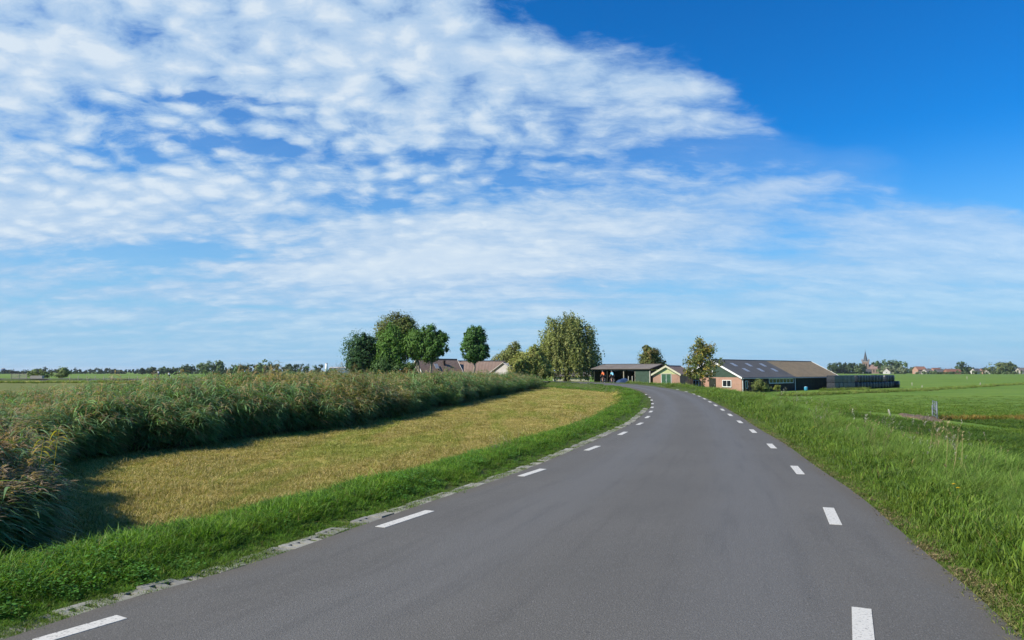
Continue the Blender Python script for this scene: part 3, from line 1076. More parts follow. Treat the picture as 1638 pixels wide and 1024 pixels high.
def crown_points(lobes, n, nclump, rng, csig=.22, fill=.25, bumps=5):
    lob = np.array(lobes, float)
    ex = []
    for l_ in lob:                       # knobs that break the outline
        for k_ in range(bumps):
            d_ = rng.normal(size=3); d_ /= np.linalg.norm(d_)
            s_ = rng.uniform(.22, .42)
            ex.append([*(l_[:3] + d_ * l_[3:6] * rng.uniform(.72, .98)), *(l_[3:6] * s_)])
    lob = np.vstack([lob, np.array(ex)]) if ex else lob
    wt = (lob[:, 3] * lob[:, 4] * lob[:, 5]) ** (2 / 3); wt /= wt.sum()
    li = rng.choice(len(lob), nclump, p=wt)
    d = rng.normal(size=(nclump, 3)); d /= np.linalg.norm(d, axis=1, keepdims=True)
    r = np.where(rng.random(nclump) < fill, rng.uniform(.2, .75, nclump), rng.uniform(.78, 1.04, nclump))
    cc = lob[li, :3] + d * r[:, None] * lob[li, 3:6]
    ci = rng.integers(0, nclump, n)
    sg = csig * np.cbrt(lob[li[ci], 3:6].prod(1))
    off = rng.normal(size=(n, 3)) * sg[:, None]
    P = cc[ci] + off
    ctr = lob[:, :3].mean(0)
    nrm = d[ci] * .9 + off / np.maximum(sg[:, None], 1e-3) * .35 + rng.normal(size=(n, 3)) * .45 + np.array([0, 0, .25])
    return P, nrm, ci


def make_tree(name, loc, lobes, trunk_h, trunk_r, n, size, col, label, cat='tree', nclump=None, csig=.24, fill=.25, group=None, jit=.25,
              limbs=6, barkm=None, col2=None, seed=None, ztop=None):
    """lobes: ellipsoids (cx,cy,cz,rx,ry,rz) relative to the base"""
    rng = np.random.default_rng(seed if seed is not None else abs(hash((round(loc[0], 2), round(loc[1], 2)))) % 99999)
    root = tag(empty(name, loc), label, cat, group)
    V, F = [], []
    lb = np.array(lobes)
    ctr = lb[:, :3].mean(0)
    top = (ctr[0], ctr[1], max(trunk_h, ctr[2]))
    k = 6
    pts = [(0 + ctr[0] * (i / k) ** 1.5 + rng.normal() * trunk_r * .25 * (i > 0), ctr[1] * (i / k) ** 1.5 + rng.normal() * trunk_r * .25 * (i > 0), -.15 + top[2] * i / k) for i in range(k + 1)]
    tube(V, F, pts, [trunk_r * (1.35 if i == 0 else 1 - .11 * i) for i in range(k + 1)], 8)
    for l_ in range(limbs):
        j = rng.integers(0, len(lb))
        t0 = rng.uniform(.45, .95)
        p0 = Vector(pts[int(t0 * k)])
        d = rng.normal(size=3); d[2] = abs(d[2]); d /= np.linalg.norm(d)
        tgt = Vector(lb[j, :3] + d * lb[j, 3:6] * .72)
        mid = p0.lerp(tgt, .5) + Vector((0, 0, (tgt - p0).length * .08))
        tube(V, F, [p0, p0.lerp(mid, .5), mid, tgt], [trunk_r * .5, trunk_r * .4, trunk_r * .28, trunk_r * .08], 5)
    link('trunk', new_mesh('trunk', V, F, barkm or M_BARK, True), root)
    n = int(n * 2.7)
    P, nrm, ci = crown_points(lobes, n, nclump or max(12, n // 38), rng, csig * .62, fill, 4)
    keep = P[:, 2] > .25
    P, nrm, ci = P[keep], nrm[keep], ci[keep]
    cv = rng.normal(1, jit * .6, ci.max() + 1)[ci] * rng.normal(1, jit * .6, len(ci))
    col = np.array(col) * 1.75; col2 = None if col2 is None else np.array(col2) * 1.6
    cols = np.array(col)[None] * np.clip(cv, .45, 1.7)[:, None]
    if col2 is not None:
        pick = rng.random(ci.max() + 1)[ci] * .6 + rng.random(len(ci)) * .4
        w = np.clip((pick - .5) * 4, 0, 1)[:, None]
        cols = cols * (1 - w) + np.array(col2)[None] * np.clip(cv, .5, 1.6)[:, None] * w
    link('crown', leaves_mesh('crown', P, nrm, size, cols, rng), root)
    return root


def ppx(Y):
    return Y / FPX       # metres per photograph pixel at distance Y


def tree_px(name, cx, base_z, Y, boxes, trunk_px, n, size, col, label, **kw):
    """crown lobes given as photograph boxes (x0,y0,x1,y1) at distance Y, trunk foot below pixel column cx"""
    X = at(cx, 594, Y)[0]
    m = ppx(Y)
    lobes = []
    for b in boxes:
        x0, y0, x1, y1 = b[:4]
        a, c = at(x0, y0, Y), at(x1, y1, Y)
        dy = b[4] if len(b) > 4 else 0.0
        rx, rz = (c[0] - a[0]) / 2, (a[2] - c[2]) / 2
        lobes.append(((a[0] + c[0]) / 2 - X, dy, (a[2] + c[2]) / 2 - base_z, rx * .98, rx * .98, rz * .98))
    th = min(l[2] for l in lobes)
    return make_tree(name, (X, Y, base_z), lobes, th, trunk_px * m / 2, n, size, col, label, **kw)


DK = (.042, .080, .020)
MD = (.068, .120, .024)
LT = (.100, .145, .032)
OL = (.110, .120, .036)
GREY = (.120, .150, .070)
# the farm's trees
tree_px('broadleaf_tree', 578, -.5, 112, [(552, 532, 606, 602), (556, 550, 592, 606), (577, 540, 612, 606)], 5, 6500, .32, (.030, .066, .022), 'dark round tree leftmost in the farm clump', limbs=5)
tree_px('chestnut_tree', 636, -.5, 126, [(602, 503, 670, 560), (612, 499, 660, 540), (600, 520, 640, 585), (640, 515, 672, 570)], 8, 8000, .34, (.075, .098, .026), 'tall broad olive tree behind the farm clump', col2=(.095, .095, .028), csig=.2)
tree_px('lime_tree', 625, -.5, 109, [(604, 524, 648, 578), (606, 545, 645, 598), (618, 535, 655, 590)], 5, 6500, .30, (.060, .118, .020), 'bright green tree in front of the tall olive tree')
tree_px('lime_tree', 671, -.5, 108, [(645, 526, 690, 570), (650, 540, 684, 575)], 4.5, 5000, .30, (.058, .112, .020), 'green tree with bare trunk before the farmhouse gable', csig=.2, barkm=M_BARK_PALE)
tree_px('lime_tree', 687, -.5, 107, [(671, 519, 704, 560), (684, 530, 718, 570), (672, 540, 706, 580)], 5, 5600, .30, (.052, .105, .020), 'green tree with forked crown beside the farmhouse gable', csig=.2, barkm=M_BARK_PALE)
tree_px('lime_tree', 758, -.5, 106, [(743, 521, 777, 560), (738, 538, 772, 579), (750, 545, 782, 580)], 4.5, 6500, .28, (.045, .098, .022), 'lone lollipop-shaped tree before the long farm roof', csig=.17, barkm=M_BARK_PALE)
tree_px('hedge_shrub', 610, -.5, 107, [(592, 574, 634, 608), (622, 580, 652, 607)], 3, 1800, .28, (.04, .075, .02), 'low dark shrub at the foot of the farm trees', cat='shrub', limbs=2)
tree_px('garden_shrub', 662, -.5, 118, [(645, 580, 668, 606)], 3, 900, .28, (.06, .10, .025), 'small green shrub left of the farmhouse gable', cat='shrub', limbs=2)
tree_px('orchard_tree', 818, -.5, 134, [(800, 553, 838, 600), (812, 548, 834, 580), (786, 563, 820, 600)], 4, 4200, .30, (.105, .125, .036), 'mid-sized olive tree left of the weeping willow', col2=(.13, .12, .04))
tree_px('fruit_tree', 846, -.5, 112, [(820, 562, 872, 608), (838, 556, 874, 592), (811, 574, 846, 608), (850, 575, 885, 608)], 4, 5600, .30, (.150, .175, .045), 'yellowish bushy tree against the weeping willow', col2=(.18, .17, .05))
tree_px('broadleaf_tree', 1039, -.6, 150, [(1020, 557, 1058, 590), (1028, 556, 1054, 580), (1022, 568, 1062, 598)], 4, 4500, .34, (.080, .096, .028), 'round bronze-green tree between the open shed and brick garage', col2=(.13, .09, .03), csig=.2)
tree_px('hedge_shrub', 1060, -.6, 128, [(1046, 585, 1080, 604)], 3, 900, .3, (.06, .085, .025), 'dark hedge bush behind the brick garage', cat='shrub', limbs=2)


# weeping willow: strands hanging from a domed frame
def willow():
    Y = 124.0
    rng = np.random.default_rng(77)
    X = at(905, 594, Y)[0]
    m = ppx(Y)
    bz = -.45
    root = tag(empty('willow_tree', (X, Y, bz)), 'large weeping willow with hanging branches beside the lane', 'tree')
    V, F = [], []
    H = 12.2
    pts = [(rng.normal() * .1, rng.normal() * .1, -.15 + H * .62 * i / 6) for i in range(7)]
    tube(V, F, pts, [.55, .42, .38, .34, .30, .25, .2], 8)
    C, Nr, Cl = [], [], []
    tips = []
    for l_ in range(240):
        # anchor on an uneven dome
        a = rng.uniform(0, 6.28)
        el = math.asin(rng.uniform(-.5, 1))
        rr = rng.uniform(.72, 1.03)
        rx = 5.05 * (1 + .05 * math.sin(3 * a + 1) + .05 * math.sin(7 * a))
        p = Vector((rx * math.cos(a) * math.cos(el) * rr + .2, 4.2 * math.sin(a) * math.cos(el) * rr, H * .47 + (H * .52) * math.sin(el) * rr))
        tips.append(p)
        if l_ < 22:
            b0 = Vector(pts[rng.integers(3, 7)])
            mid = b0.lerp(p, .5) + Vector((0, 0, .8))
            tube(V, F, [b0, mid, p], [.16, .11, .03], 5)
    for p in tips:
        for s_ in range(rng.integers(5, 9)):
            L = rng.uniform(1.2, 3.4) if p.z > 4.5 else rng.uniform(1.0, max(1.4, p.z - .4))
            o = np.array(p) + rng.normal(size=3) * np.array([.45, .45, .35])
            dx = rng.normal(.12, .12)
            kk = int(L * 7)
            t = np.sort(rng.random(kk))
            pos = o[None] + np.column_stack([dx * L * t, rng.normal(0, .05, kk), -L * t]) + rng.normal(size=(kk, 3)) * .10
            C.append(pos)
            outw = np.array([p.x, p.y, .5 * (p.z - 5)]); outw /= np.linalg.norm(outw) + 1e-6
            Nr.append(outw[None] * .8 + rng.normal(size=(kk, 3)) * .55 + np.array([0, 0, .2]))
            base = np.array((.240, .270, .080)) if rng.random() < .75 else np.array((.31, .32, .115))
            Cl.append(np.tile(base * rng.uniform(.7, 1.3), (kk, 1)) * rng.uniform(.8, 1.2, (kk, 1)))
    # inner mass, leaf colour darkened as shade inside the crown
    k2 = 9500
    d = rng.normal(size=(k2, 3)); d /= np.linalg.norm(d, axis=1, keepdims=True)
    pos = d * rng.uniform(.3, .98, (k2, 1)) * np.array([4.5, 4.4, 5.9]) + np.array([0, 0, 6.0])
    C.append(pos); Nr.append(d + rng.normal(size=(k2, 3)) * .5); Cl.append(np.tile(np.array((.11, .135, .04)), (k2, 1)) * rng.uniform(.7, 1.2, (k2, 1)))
    C, Nr, Cl = np.vstack(C), np.vstack(Nr), np.vstack(Cl)
    kz = C[:, 2] > .5
    link('trunk', new_mesh('trunk', V, F, M_BARK, True), root)
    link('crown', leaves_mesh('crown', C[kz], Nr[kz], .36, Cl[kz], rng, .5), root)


willow()


# sparse young tree with big yellowing leaves before the barn
def walnut():
    Y = 101.0
    rng = np.random.default_rng(5)
    X, _, _ = at(1123, 594, Y)
    bz = zat(X, Y)
    root = tag(empty('walnut_tree', (X, Y, bz)), 'young open tree with yellowing leaves before the barn gable', 'tree')
    V, F = [], []
    Htop = at(0, 538, Y)[2] - bz
    tube(V, F, [(0, 0, -.15), (.05, 0, 1.2), (-.05, .05, 2.8), (.1, 0, 4.6), (.15, 0, Htop - .6)], [.16, .12, .10, .07, .02], 7)
    C, Nr, Cl = [], [], []
    for i in range(78):
        f = rng.uniform(.16, .97)
        z0 = f * Htop * .9
        wmax = 3.1 * (1 - abs(f - .38) ** 1.3 * 1.35)
        a = rng.uniform(0, 6.28)
        r = max(.3, wmax) * math.sqrt(rng.uniform(.15, 1))
        p0 = Vector((0.02, 0, z0 * .8))
        tip = Vector((r * math.cos(a), r * math.sin(a), z0 + rng.uniform(.1, .8)))
        mid = p0.lerp(tip, .55) + Vector((0, 0, .15))
        tube(V, F, [p0, mid, tip], [.045, .03, .01], 4)
        for c_ in range(rng.integers(4, 7)):
            q = np.array(p0.lerp(tip, rng.uniform(.45, 1.05))) + rng.normal(size=3) * .22
            k = rng.integers(8, 14)
            C.append(q + rng.normal(size=(k, 3)) * .17)
            Nr.append(np.array([math.cos(a), math.sin(a), .6]) + rng.normal(size=(k, 3)) * .7)
            base = np.array([(.13, .16, .04), (.30, .24, .04), (.21, .17, .05), (.09, .12, .03)][rng.choice(4, p=[.42, .22, .2, .16])])
            Cl.append(np.tile(base, (k, 1)) * rng.uniform(.75, 1.3, (k, 1)))
    link('trunk', new_mesh('trunk', V, F, M_BARK, True), root)
    link('crown', leaves_mesh('crown', np.vstack(C), np.vstack(Nr), .27, np.vstack(Cl), rng, .6), root)


walnut()
tree_px('willow_shrub', 1215, -1.45, 106, [(1201, 608, 1226, 627), (1212, 610, 1236, 628), (1207, 604, 1220, 618)], 2, 900, .22, (.085, .105, .030), 'leafy green bush before the dark barn wall', cat='shrub', limbs=4, csig=.3)
tree_px('garden_shrub', 1243, -1.45, 112, [(1237, 617, 1250, 627)], 1.5, 260, .2, (.12, .14, .03), 'small light green bush under the barn window band', cat='shrub', limbs=2)


# ---- far trees, left horizon
def far_tree(cx, y0, w, Y, col, label, name='far_tree', lob=3, group=None, yb=598, seed=0, n=420):
    rng = np.random.default_rng(int(cx * 7 + seed))
    m = ppx(Y)
    bx = [(cx - w / 2, y0, cx + w / 2, yb)]
    for i in range(lob):
        ww = w * rng.uniform(.45, .7)
        xx = cx + rng.uniform(-.35, .35) * w
        yy = y0 + rng.uniform(0, .45) * (yb - y0)
        bx.append((xx - ww / 2, yy, xx + ww / 2, yy + (yb - yy) * rng.uniform(.6, .95)))
    return tree_px(name, cx, -1.45, Y, bx, max(1.0, w * .08), n, 3.4 * m, col, label, limbs=2, csig=.20, fill=.2, nclump=90, group=group)


far_tree(330, 577.5, 26, 560, (.080, .115, .045), 'pale broad tree at left of the pair on the far left tree line')
far_tree(350, 576, 17, 560, (.085, .120, .048), 'pale taller tree at right of the pair on the far left tree line')
far_tree(424, 576.5, 22, 600, (.075, .110, .035), 'rounded yellow-green tree rising above the far wood')
far_tree(301, 584, 24, 620, (.040, .062, .030), 'dark low tree just left of the pale pair on the horizon', n=300)
far_tree(263, 588, 20, 640, (.042, .066, .030), 'round dark tree above the two distant cyclists', n=300)
far_tree(280, 588.5, 17, 650, (.045, .066, .032), 'small round tree right of the distant cyclists on the horizon', n=260)
far_tree(243, 587.5, 18, 660, (.040, .060, .030), 'round dark tree left of the distant cyclists on the horizon', n=260)
far_tree(228, 589, 7, 680, (.03, .05, .026), 'small pointed tree left of the distant cyclists on the horizon', n=120, lob=1)
far_tree(380, 583, 24, 600, (.040, .065, .030), 'dark tree between the pale pair and the far wood', n=300)


def tree_mass(name, label, xs, y0s, Y, col, yb=598, depth=40, n=5000, size=3.0, jit=.3, seed=1):
    """far wood that reads as one mass; silhouette heights given per pixel column"""
    rng = np.random.default_rng(seed)
    x0, x1 = xs[0], xs[-1]
    m = ppx(Y)
    lobes = []
    x = x0
    while x < x1:
        w = rng.uniform(9, 19)
        y0 = np.interp(x + w / 2, xs, y0s) + rng.uniform(-.6, 1.6)
        lobes.append((x + w / 2, y0, w * .62, yb, rng.uniform(-depth / 2, depth / 2)))
        x += w * .45
    L3 = []
    for cx, y0, hw, yb_, dy in lobes:
        X, _, zt = at(cx, y0, Y)
        zb = -2.0
        L3.append((X, Y + dy, (zt + zb) / 2, hw * m, hw * m, (zt - zb) / 2))
    n *= 2
    P, nrm, ci = crown_points(L3, n, n // 24, rng, .14, .12, 2)
    k = P[:, 2] > -1.4
    cv = (rng.normal(1, jit * .6, ci.max() + 1)[ci] * rng.normal(1, jit * .4, len(ci)))[k]
    cols = 1.4 * np.array(col)[None] * np.clip(cv, .5, 1.6)[:, None]
    o = link(name, leaves_mesh(name, P[k], nrm[k], size * m, cols, rng))
    return tag(o, label, kind='stuff')


tree_mass('distant_wood', 'low distant tree line along the left horizon', [-120, 0, 50, 62, 88, 95, 130, 185, 200, 260, 300, 340], [592, 592.5, 592, 589, 590, 592.5, 590.5, 590, 592, 591.5, 590, 590], 900, (.036, .056, .034), n=5200)
tree_mass('distant_wood', 'dark distant wood left of the farm trees', [340, 360, 380, 400, 440, 455, 490, 510, 516], [588, 587, 586, 583, 582, 583, 582, 584, 590], 640, (.042, .066, .030), n=3600)
tree_mass('distant_wood', 'thin far tree line just left of the farm clump', [516, 530, 560, 600], [593, 592, 593, 593], 1100, (.036, .056, .034), n=700)
tree_mass('distant_wood', 'far tree line behind the shed and barn roofs', [930, 980, 1000, 1060, 1090, 1140], [590, 589, 591, 587, 585, 590], 500, (.045, .070, .028), n=1500)
# village trees on the right
tree_mass('village_wood', 'dark trees left of the church tower', [1318, 1330, 1345, 1360, 1372, 1380], [585, 582, 579.5, 579, 581, 584], 930, (.042, .068, .026), n=2200)
tree_mass('village_wood', 'low tree line behind the village houses', [1440, 1470, 1500, 1530, 1560, 1600, 1640, 1760], [590, 589, 589, 589.5, 590, 588, 588, 588], 1150, (.040, .062, .030), n=3000)
far_tree(1376, 581, 16, 890, (.065, .090, .035), 'grey-green tree just left of the church tower', n=300, yb=599)
far_tree(1410, 576.5, 26, 900, (.050, .080, .028), 'dark rounded tree right of the church', n=400, yb=599)
far_tree(1432, 575.5, 32, 900, (.052, .082, .030), 'broad dark tree in the village right of the church', n=420, yb=599)
far_tree(1424, 584, 28, 860, (.115, .135, .075), 'silvery willow bush right of the church', n=320, yb=600)
far_tree(1442, 586, 18, 860, (.110, .130, .075), 'silvery bush at the right end of the church trees', n=280, yb=600)
far_tree(1460, 587, 9, 880, (.045, .066, .028), 'small tree left of the orange-roofed house', n=150, yb=598)
far_tree(1539, 579.5, 20, 850, (.038, .064, .026), 'dark round tree among the village roofs', n=340, yb=598)
far_tree(1552, 587, 14, 850, (.048, .070, .026), 'lower dark tree beside the round village tree', n=220, yb=598)
far_tree(1600, 579.5, 38, 820, (.075, .095, .034), 'wide olive tree at the right end of the village', n=480, yb=598)
far_tree(1616, 581.5, 18, 850, (.036, .062, .026), 'dark tree behind the wide olive tree at far right', n=260, yb=598)
far_tree(1575, 587.5, 12, 850, (.05, .07, .03), 'small tree between the white and gabled village houses', n=180, yb=598)
tree_mass('village_hedge', 'low hedges and bushes before the village houses', [1455, 1490, 1530, 1560, 1600, 1650, 1760], [594, 593.5, 593, 593.5, 593, 593, 593], 770, (.060, .085, .032), n=1500)
# two windswept willow bushes in the left meadow
tree_px('willow_shrub', 62, -.95, 240, [(46, 591, 66, 604), (56, 590.5, 74, 603), (60, 594, 82, 604)], 1.5, 700, .5, (.115, .145, .055), 'pale windswept bush behind the wooden field gate', cat='shrub', limbs=3, csig=.28)
tree_px('willow_shrub', 99, -.95, 230, [(88, 592, 104, 604), (94, 588.5, 110, 602)], 1.5, 600, .5, (.12, .15, .055), 'pale windswept bush leaning right in the far left meadow', cat='shrub', limbs=3, csig=.28)

# ------------------------------------------------------------------ buildings
class MB:
    def __init__(self):
        self.v, self.f = [], []

    def poly(self, pts):
        b = len(self.v); self.v += [tuple(p) for p in pts]; self.f.append(tuple(range(b, b + len(pts))))
        return self

    def box(self, a, b):
        (x0, y0, z0), (x1, y1, z1) = a, b
        k = len(self.v)
        self.v += [(x0, y0, z0), (x1, y0, z0), (x1, y1, z0), (x0, y1, z0), (x0, y0, z1), (x1, y0, z1), (x1, y1, z1), (x0, y1, z1)]
        self.f += [tuple(k + i for i in q) for q in ((0, 3, 2, 1), (4, 5, 6, 7), (0, 1, 5, 4), (1, 2, 6, 5), (2, 3, 7, 6), (3, 0, 4, 7))]
        return self

    def prism(self, prof, axis, a, b):
        """profile (2D) extruded along an axis between a and b"""
        def mk(p, t):
            return {'x': (t, p[0], p[1]), 'y': (p[0], t, p[1]), 'z': (p[0], p[1], t)}[axis]
        k = len(self.v); n = len(prof)
        self.v += [mk(p, a) for p in prof] + [mk(p, b) for p in prof]
        self.f.append(tuple(k + i for i in range(n)))
        self.f.append(tuple(k + n + i for i in reversed(range(n))))
        for i in range(n):
            j = (i + 1) % n
            self.f.append((k + i, k + n + i, k + n + j, k + j))
        return self

    def tube(self, pts, radii, k=8):
        tube(self.v, self.f, pts, radii if hasattr(radii, '__len__') else [radii] * len(pts), k)
        return self

    def build(self, name, m, parent=None, smooth=False, bevel=0.0):
        me = new_mesh(name, self.v, self.f, m, smooth)
        bm = bmesh.new(); bm.from_mesh(me)
        bmesh.ops.recalc_face_normals(bm, faces=bm.faces)
        if bevel:
            bmesh.ops.bevel(bm, geom=list(bm.edges), offset=bevel, segments=1, affect='EDGES')
        bm.to_mesh(me); bm.free()
        return link(name, me, parent)


def brick_mat(name, a, b, mortar):
    m, N = mat(name)
    co = N.add('ShaderNodeTexCoord').outputs['Object']
    x, y, z = N.sep(co)
    br = N.add('ShaderNodeTexBrick')
    N.put(br.inputs['Vector'], N.comb(N.m('ADD', x, y), z, 0.0))
    N.put(br.inputs['Color1'], a); N.put(br.inputs['Color2'], b); N.put(br.inputs['Mortar'], mortar)
    N.put(br.inputs['Scale'], 1.0)
    for k, v in (('Mortar Size', .008), ('Brick Width', .22), ('Row Height', .065)):
        br.inputs[k].default_value = v
    n = N.noise(co, .9, 5, .65)
    c = N.mix(N.ramp(n, .3, .75, 0, .45), br.outputs['Color'], [v * .62 for v in a])
    finish(N, c, .85, br.outputs['Fac'], .3, -.01, .2)
    return m


def roof_mat(name, cols, wave=5.5, axis='x', moss=None, rough=.75):
    m, N = mat(name)
    co = N.add('ShaderNodeTexCoord').outputs['Object']
    n = N.noise(co, .5, 6, .65)
    n2 = N.noise(co, 2.6, 5, .7)
    c = N.mix(N.ramp(n, .32, .68), cols[0], cols[1])
    if moss:
        c = N.mix(N.ramp(n2, .45, .7, 0, .75), c, moss)
    x, y, z = N.sep(co)
    w = N.m('SINE', N.m('MULTIPLY', x if axis == 'x' else y, wave * 2 * math.pi))
    finish(N, c, rough, w, .5, .03, .25)
    return m


B_BRICK = brick_mat('brick_pink', (.44, .24, .17), (.38, .20, .14), (.40, .33, .275))
B_BRICK_RED = brick_mat('brick_red', (.30, .125, .075), (.25, .10, .06), (.26, .22, .18))
B_WHITE = simple('white_paint', (.74, .74, .71), .5, .08)
B_GREEN = simple('green_board', (.035, .065, .045), .6, .2, 2)
B_DOOR = simple('green_door', (.040, .105, .055), .5, .15, 2)
B_LIME = simple('pale_green_board', (.44, .47, .24), .6, .08, 2)
B_DARK = simple('dark_brown_board', (.042, .033, .029), .8, .2, 2, .1)
B_DKWOOD = simple('tarred_board', (.030, .036, .028), .8, .25, 1.5, .1)
B_CONC = simple('concrete', (.36, .34, .30), .85, .15, 2)
B_STEEL = simple('galvanised', (.42, .44, .45), .45, .12, 4, .5, .7)
B_WOODP = simple('weathered_wood', (.30, .27, .22), .85, .2, 6)
B_BEIGE = simple('beige_wall', (.55, .52, .38), .8, .1, 1)
B_RIDGE = simple('ridge_cap', (.04, .042, .042), .7, .15)
R_SLATE = roof_mat('slate_sheet', [(.098, .095, .090), (.114, .111, .106)], 5.6)
R_MOSS = roof_mat('mossy_sheet', [(.24, .18, .105), (.28, .21, .125)], 5.6, moss=(.145, .12, .07))
R_BROWN = roof_mat('brown_tile', [(.24, .165, .125), (.28, .20, .155)], 4.0, moss=(.19, .145, .11))
R_GREYB = roof_mat('grey_brown_sheet', [(.150, .130, .115), (.185, .165, .145)], 5.6)
R_LIGHT = roof_mat('light_grey_sheet', [(.42, .40, .38), (.5, .48, .46)], 5.6)
R_ORANGE = roof_mat('orange_tile', [(.24, .12, .08), (.28, .14, .095)], 3.0)
R_REDB = roof_mat('red_brown_tile', [(.19, .085, .055), (.23, .11, .075)], 3.0)
M_SKYL = simple('fibreglass_skylight', (.30, .32, .34), .3, .1, 4, .5)


def glass_mat(name, col):
    m, N = mat(name)
    finish(N, col, .06, spec=.6)
    return m


M_GLASS = glass_mat('window_glass', (.015, .02, .024))
M_GLASSG = glass_mat('green_glass', (.05, .085, .045))


class Frame:
    """local frame of a wall: origin, right axis and outward normal (in the building's own axes)"""
    def __init__(self, o, u, n):
        self.o, self.u, self.n = Vector(o), Vector(u), Vector(n)

    def p(self, a, z, d=0.0):
        return tuple(self.o + self.u * a + self.n * d + Vector((0, 0, z)))

    def slab(self, mb, a0, a1, z0, z1, d0, d1):
        q = [self.p(a0, z0, d0), self.p(a1, z0, d0), self.p(a1, z1, d0), self.p(a0, z1, d0), self.p(a0, z0, d1), self.p(a1, z0, d1), self.p(a1, z1, d1), self.p(a0, z1, d1)]
        k = len(mb.v); mb.v += q
        mb.f += [tuple(k + i for i in f) for f in ((0, 1, 2, 3), (4, 7, 6, 5), (0, 4, 5, 1), (1, 5, 6, 2), (2, 6, 7, 3), (3, 7, 4, 0))]


def window(fr, a, z, w, h, parent, panes=1, fw=.09, fm=None, gm=None, name='window', sill=True):
    """frame proud of the wall, pane(s) recessed inside it, sill below"""
    mb = MB()
    fr.slab(mb, a, a + w, z, z + fw, .01, .07); fr.slab(mb, a, a + w, z + h - fw, z + h, .01, .07)
    fr.slab(mb, a, a + fw, z + fw, z + h - fw, .01, .07); fr.slab(mb, a + w - fw, a + w, z + fw, z + h - fw, .01, .07)
    iw = (w - 2 * fw - (panes - 1) * fw * .7) / panes
    o = None
    spots = []
    for i in range(panes):
        x0 = a + fw + i * (iw + fw * .7)
        spots.append(x0)
        if i:
            fr.slab(mb, x0 - fw * .7, x0, z + fw, z + h - fw, .01, .065)
    o = mb.build(name, fm or B_WHITE, parent)
    for x0 in spots:
        g = MB(); fr.slab(g, x0, x0 + iw, z + fw, z + h - fw, .012, .03)
        g.build('pane', gm or M_GLASS, o)
    if sill:
        s = MB(); fr.slab(s, a - .05, a + w + .05, z - .07, z - .002, .0, .11)
        s.build('sill', B_CONC, o)
    return o


def gabled(root, L, W, eave, rise, wall, gable, roof, over=.25, gover=.3, trim=None, split=None, th=.10, back_wall=None):
    """body along local +x from 0 to L, width W about y=0; front gable at x=0 faces -x"""
    h = W / 2
    sl = rise / h
    for nm, a, b, m in (('wall', None, None, wall),):
        mb = MB()
        mb.box((0, -h, -.4), (.25, h, eave)).box((L - .25, -h, -.4), (L, h, eave)).box((.25, -h, -.4), (L - .25, -h + .25, eave)).box((.25, h - .25, -.4), (L - .25, h, eave))
        mb.build('wall', m, root)
    for x0, x1 in ((.002, .248), (L - .248, L - .002)):
        MB().prism([(-h + .01, eave), (h - .01, eave), (0, eave + rise - .01)], 'x', x0, x1).build('gable', gable, root)
    segs = split or [(0, L, roof)]
    for sgn in (-1, 1):
        for (xa, xb, rm) in segs:
            xa2 = xa - (gover if xa == 0 else 0); xb2 = xb + (gover if xb == L else 0)
            yo = sgn * (h + over); zo = eave - over * sl
            prof = [(0, eave + rise), (yo, zo), (yo, zo + th), (0, eave + rise + th)]
            MB().prism(prof, 'x', xa2 + .002, xb2 - .002).build('roof_slope', rm, root)
    MB().prism([(-.18, eave + rise + th - .18 * sl + .012), (0, eave + rise + th + .012), (.18, eave + rise + th - .18 * sl + .012), (0, eave + rise + th + .07)], 'x', -gover, L + gover).build('ridge_cap', B_RIDGE, root)
    if trim:
        for sgn in (-1, 1):
            for xs in ((-gover - .05, -gover - .004), (L + gover + .004, L + gover + .05)):
                yo = sgn * (h + over + .02); zo = eave - (over + .02) * sl
                MB().prism([(0, eave + rise - .14), (yo, zo - .14), (yo, zo + .14), (0, eave + rise + .16)], 'x', *xs).build('barge_board', trim, root)
    return h


# ---- barn
bd = Vector((.722, .692))
BZ = -1.45
barn = tag(empty('barn', (30.35, 112.6, BZ), math.atan2(bd.y, bd.x)), 'long low barn with brick gable and half slate-grey, half mossy roof', 'barn')
BL, BW = 34.2, 10.0
h = gabled(barn, BL, BW, 2.2, 2.6, B_BRICK, B_GREEN, R_SLATE, over=.22, gover=.28, trim=B_WHITE, split=[(0, 17.0, R_SLATE), (17.0, BL, R_MOSS)])
fg = Frame((0, h, 0), (0, -1, 0), (-1, 0, 0))          # front gable, from its left end as seen
window(fg, 1.75, .75, 1.05, 1.0, barn, 2)
window(fg, 6.85, .75, 1.5, 1.05, barn, 2)
dm = MB(); fg.slab(dm, 4.6, 5.75, 0.02, 2.05, .005, .05); od = dm.build('door', B_DKWOOD, barn)
hm = MB(); fg.slab(hm, 5.5, 5.6, 1.0, 1.06, .052, .09); hm.build('door_handle', B_STEEL, od)
dm = MB(); fg.slab(dm, 4.35, 5.1, 2.5, 3.6, .005, .04); oh = dm.build('loft_hatch', B_DARK, barn)
for a_ in (4.2, 5.12):
    dm = MB(); fg.slab(dm, a_, a_ + .14, 2.45, 3.65, .005, .06); dm.build('frame', B_WHITE, oh)
fs = Frame((0, -h, 0), (1, 0, 0), (0, -1, 0))          # right-hand long side, in shade
dm = MB(); fs.slab(dm, .35, 17.0, .02, 2.02, .01, .05); dm.build('boarding', B_DARK, barn)
dm = MB(); fs.slab(dm, 17.02, BL - .1, .02, 2.02, .01, .045); dm.build('boarding', B_DKWOOD, barn)
fs2 = Frame((0, -h - .052, 0), (1, 0, 0), (0, -1, 0))
for a_ in (.9, 3.7):
    window(fs2, a_, .55, .62, 1.15, barn, 1, .08, sill=False)
wb = window(fs2, 8.2, 1.2, 8.2, .78, barn, 7, .1, sill=False)
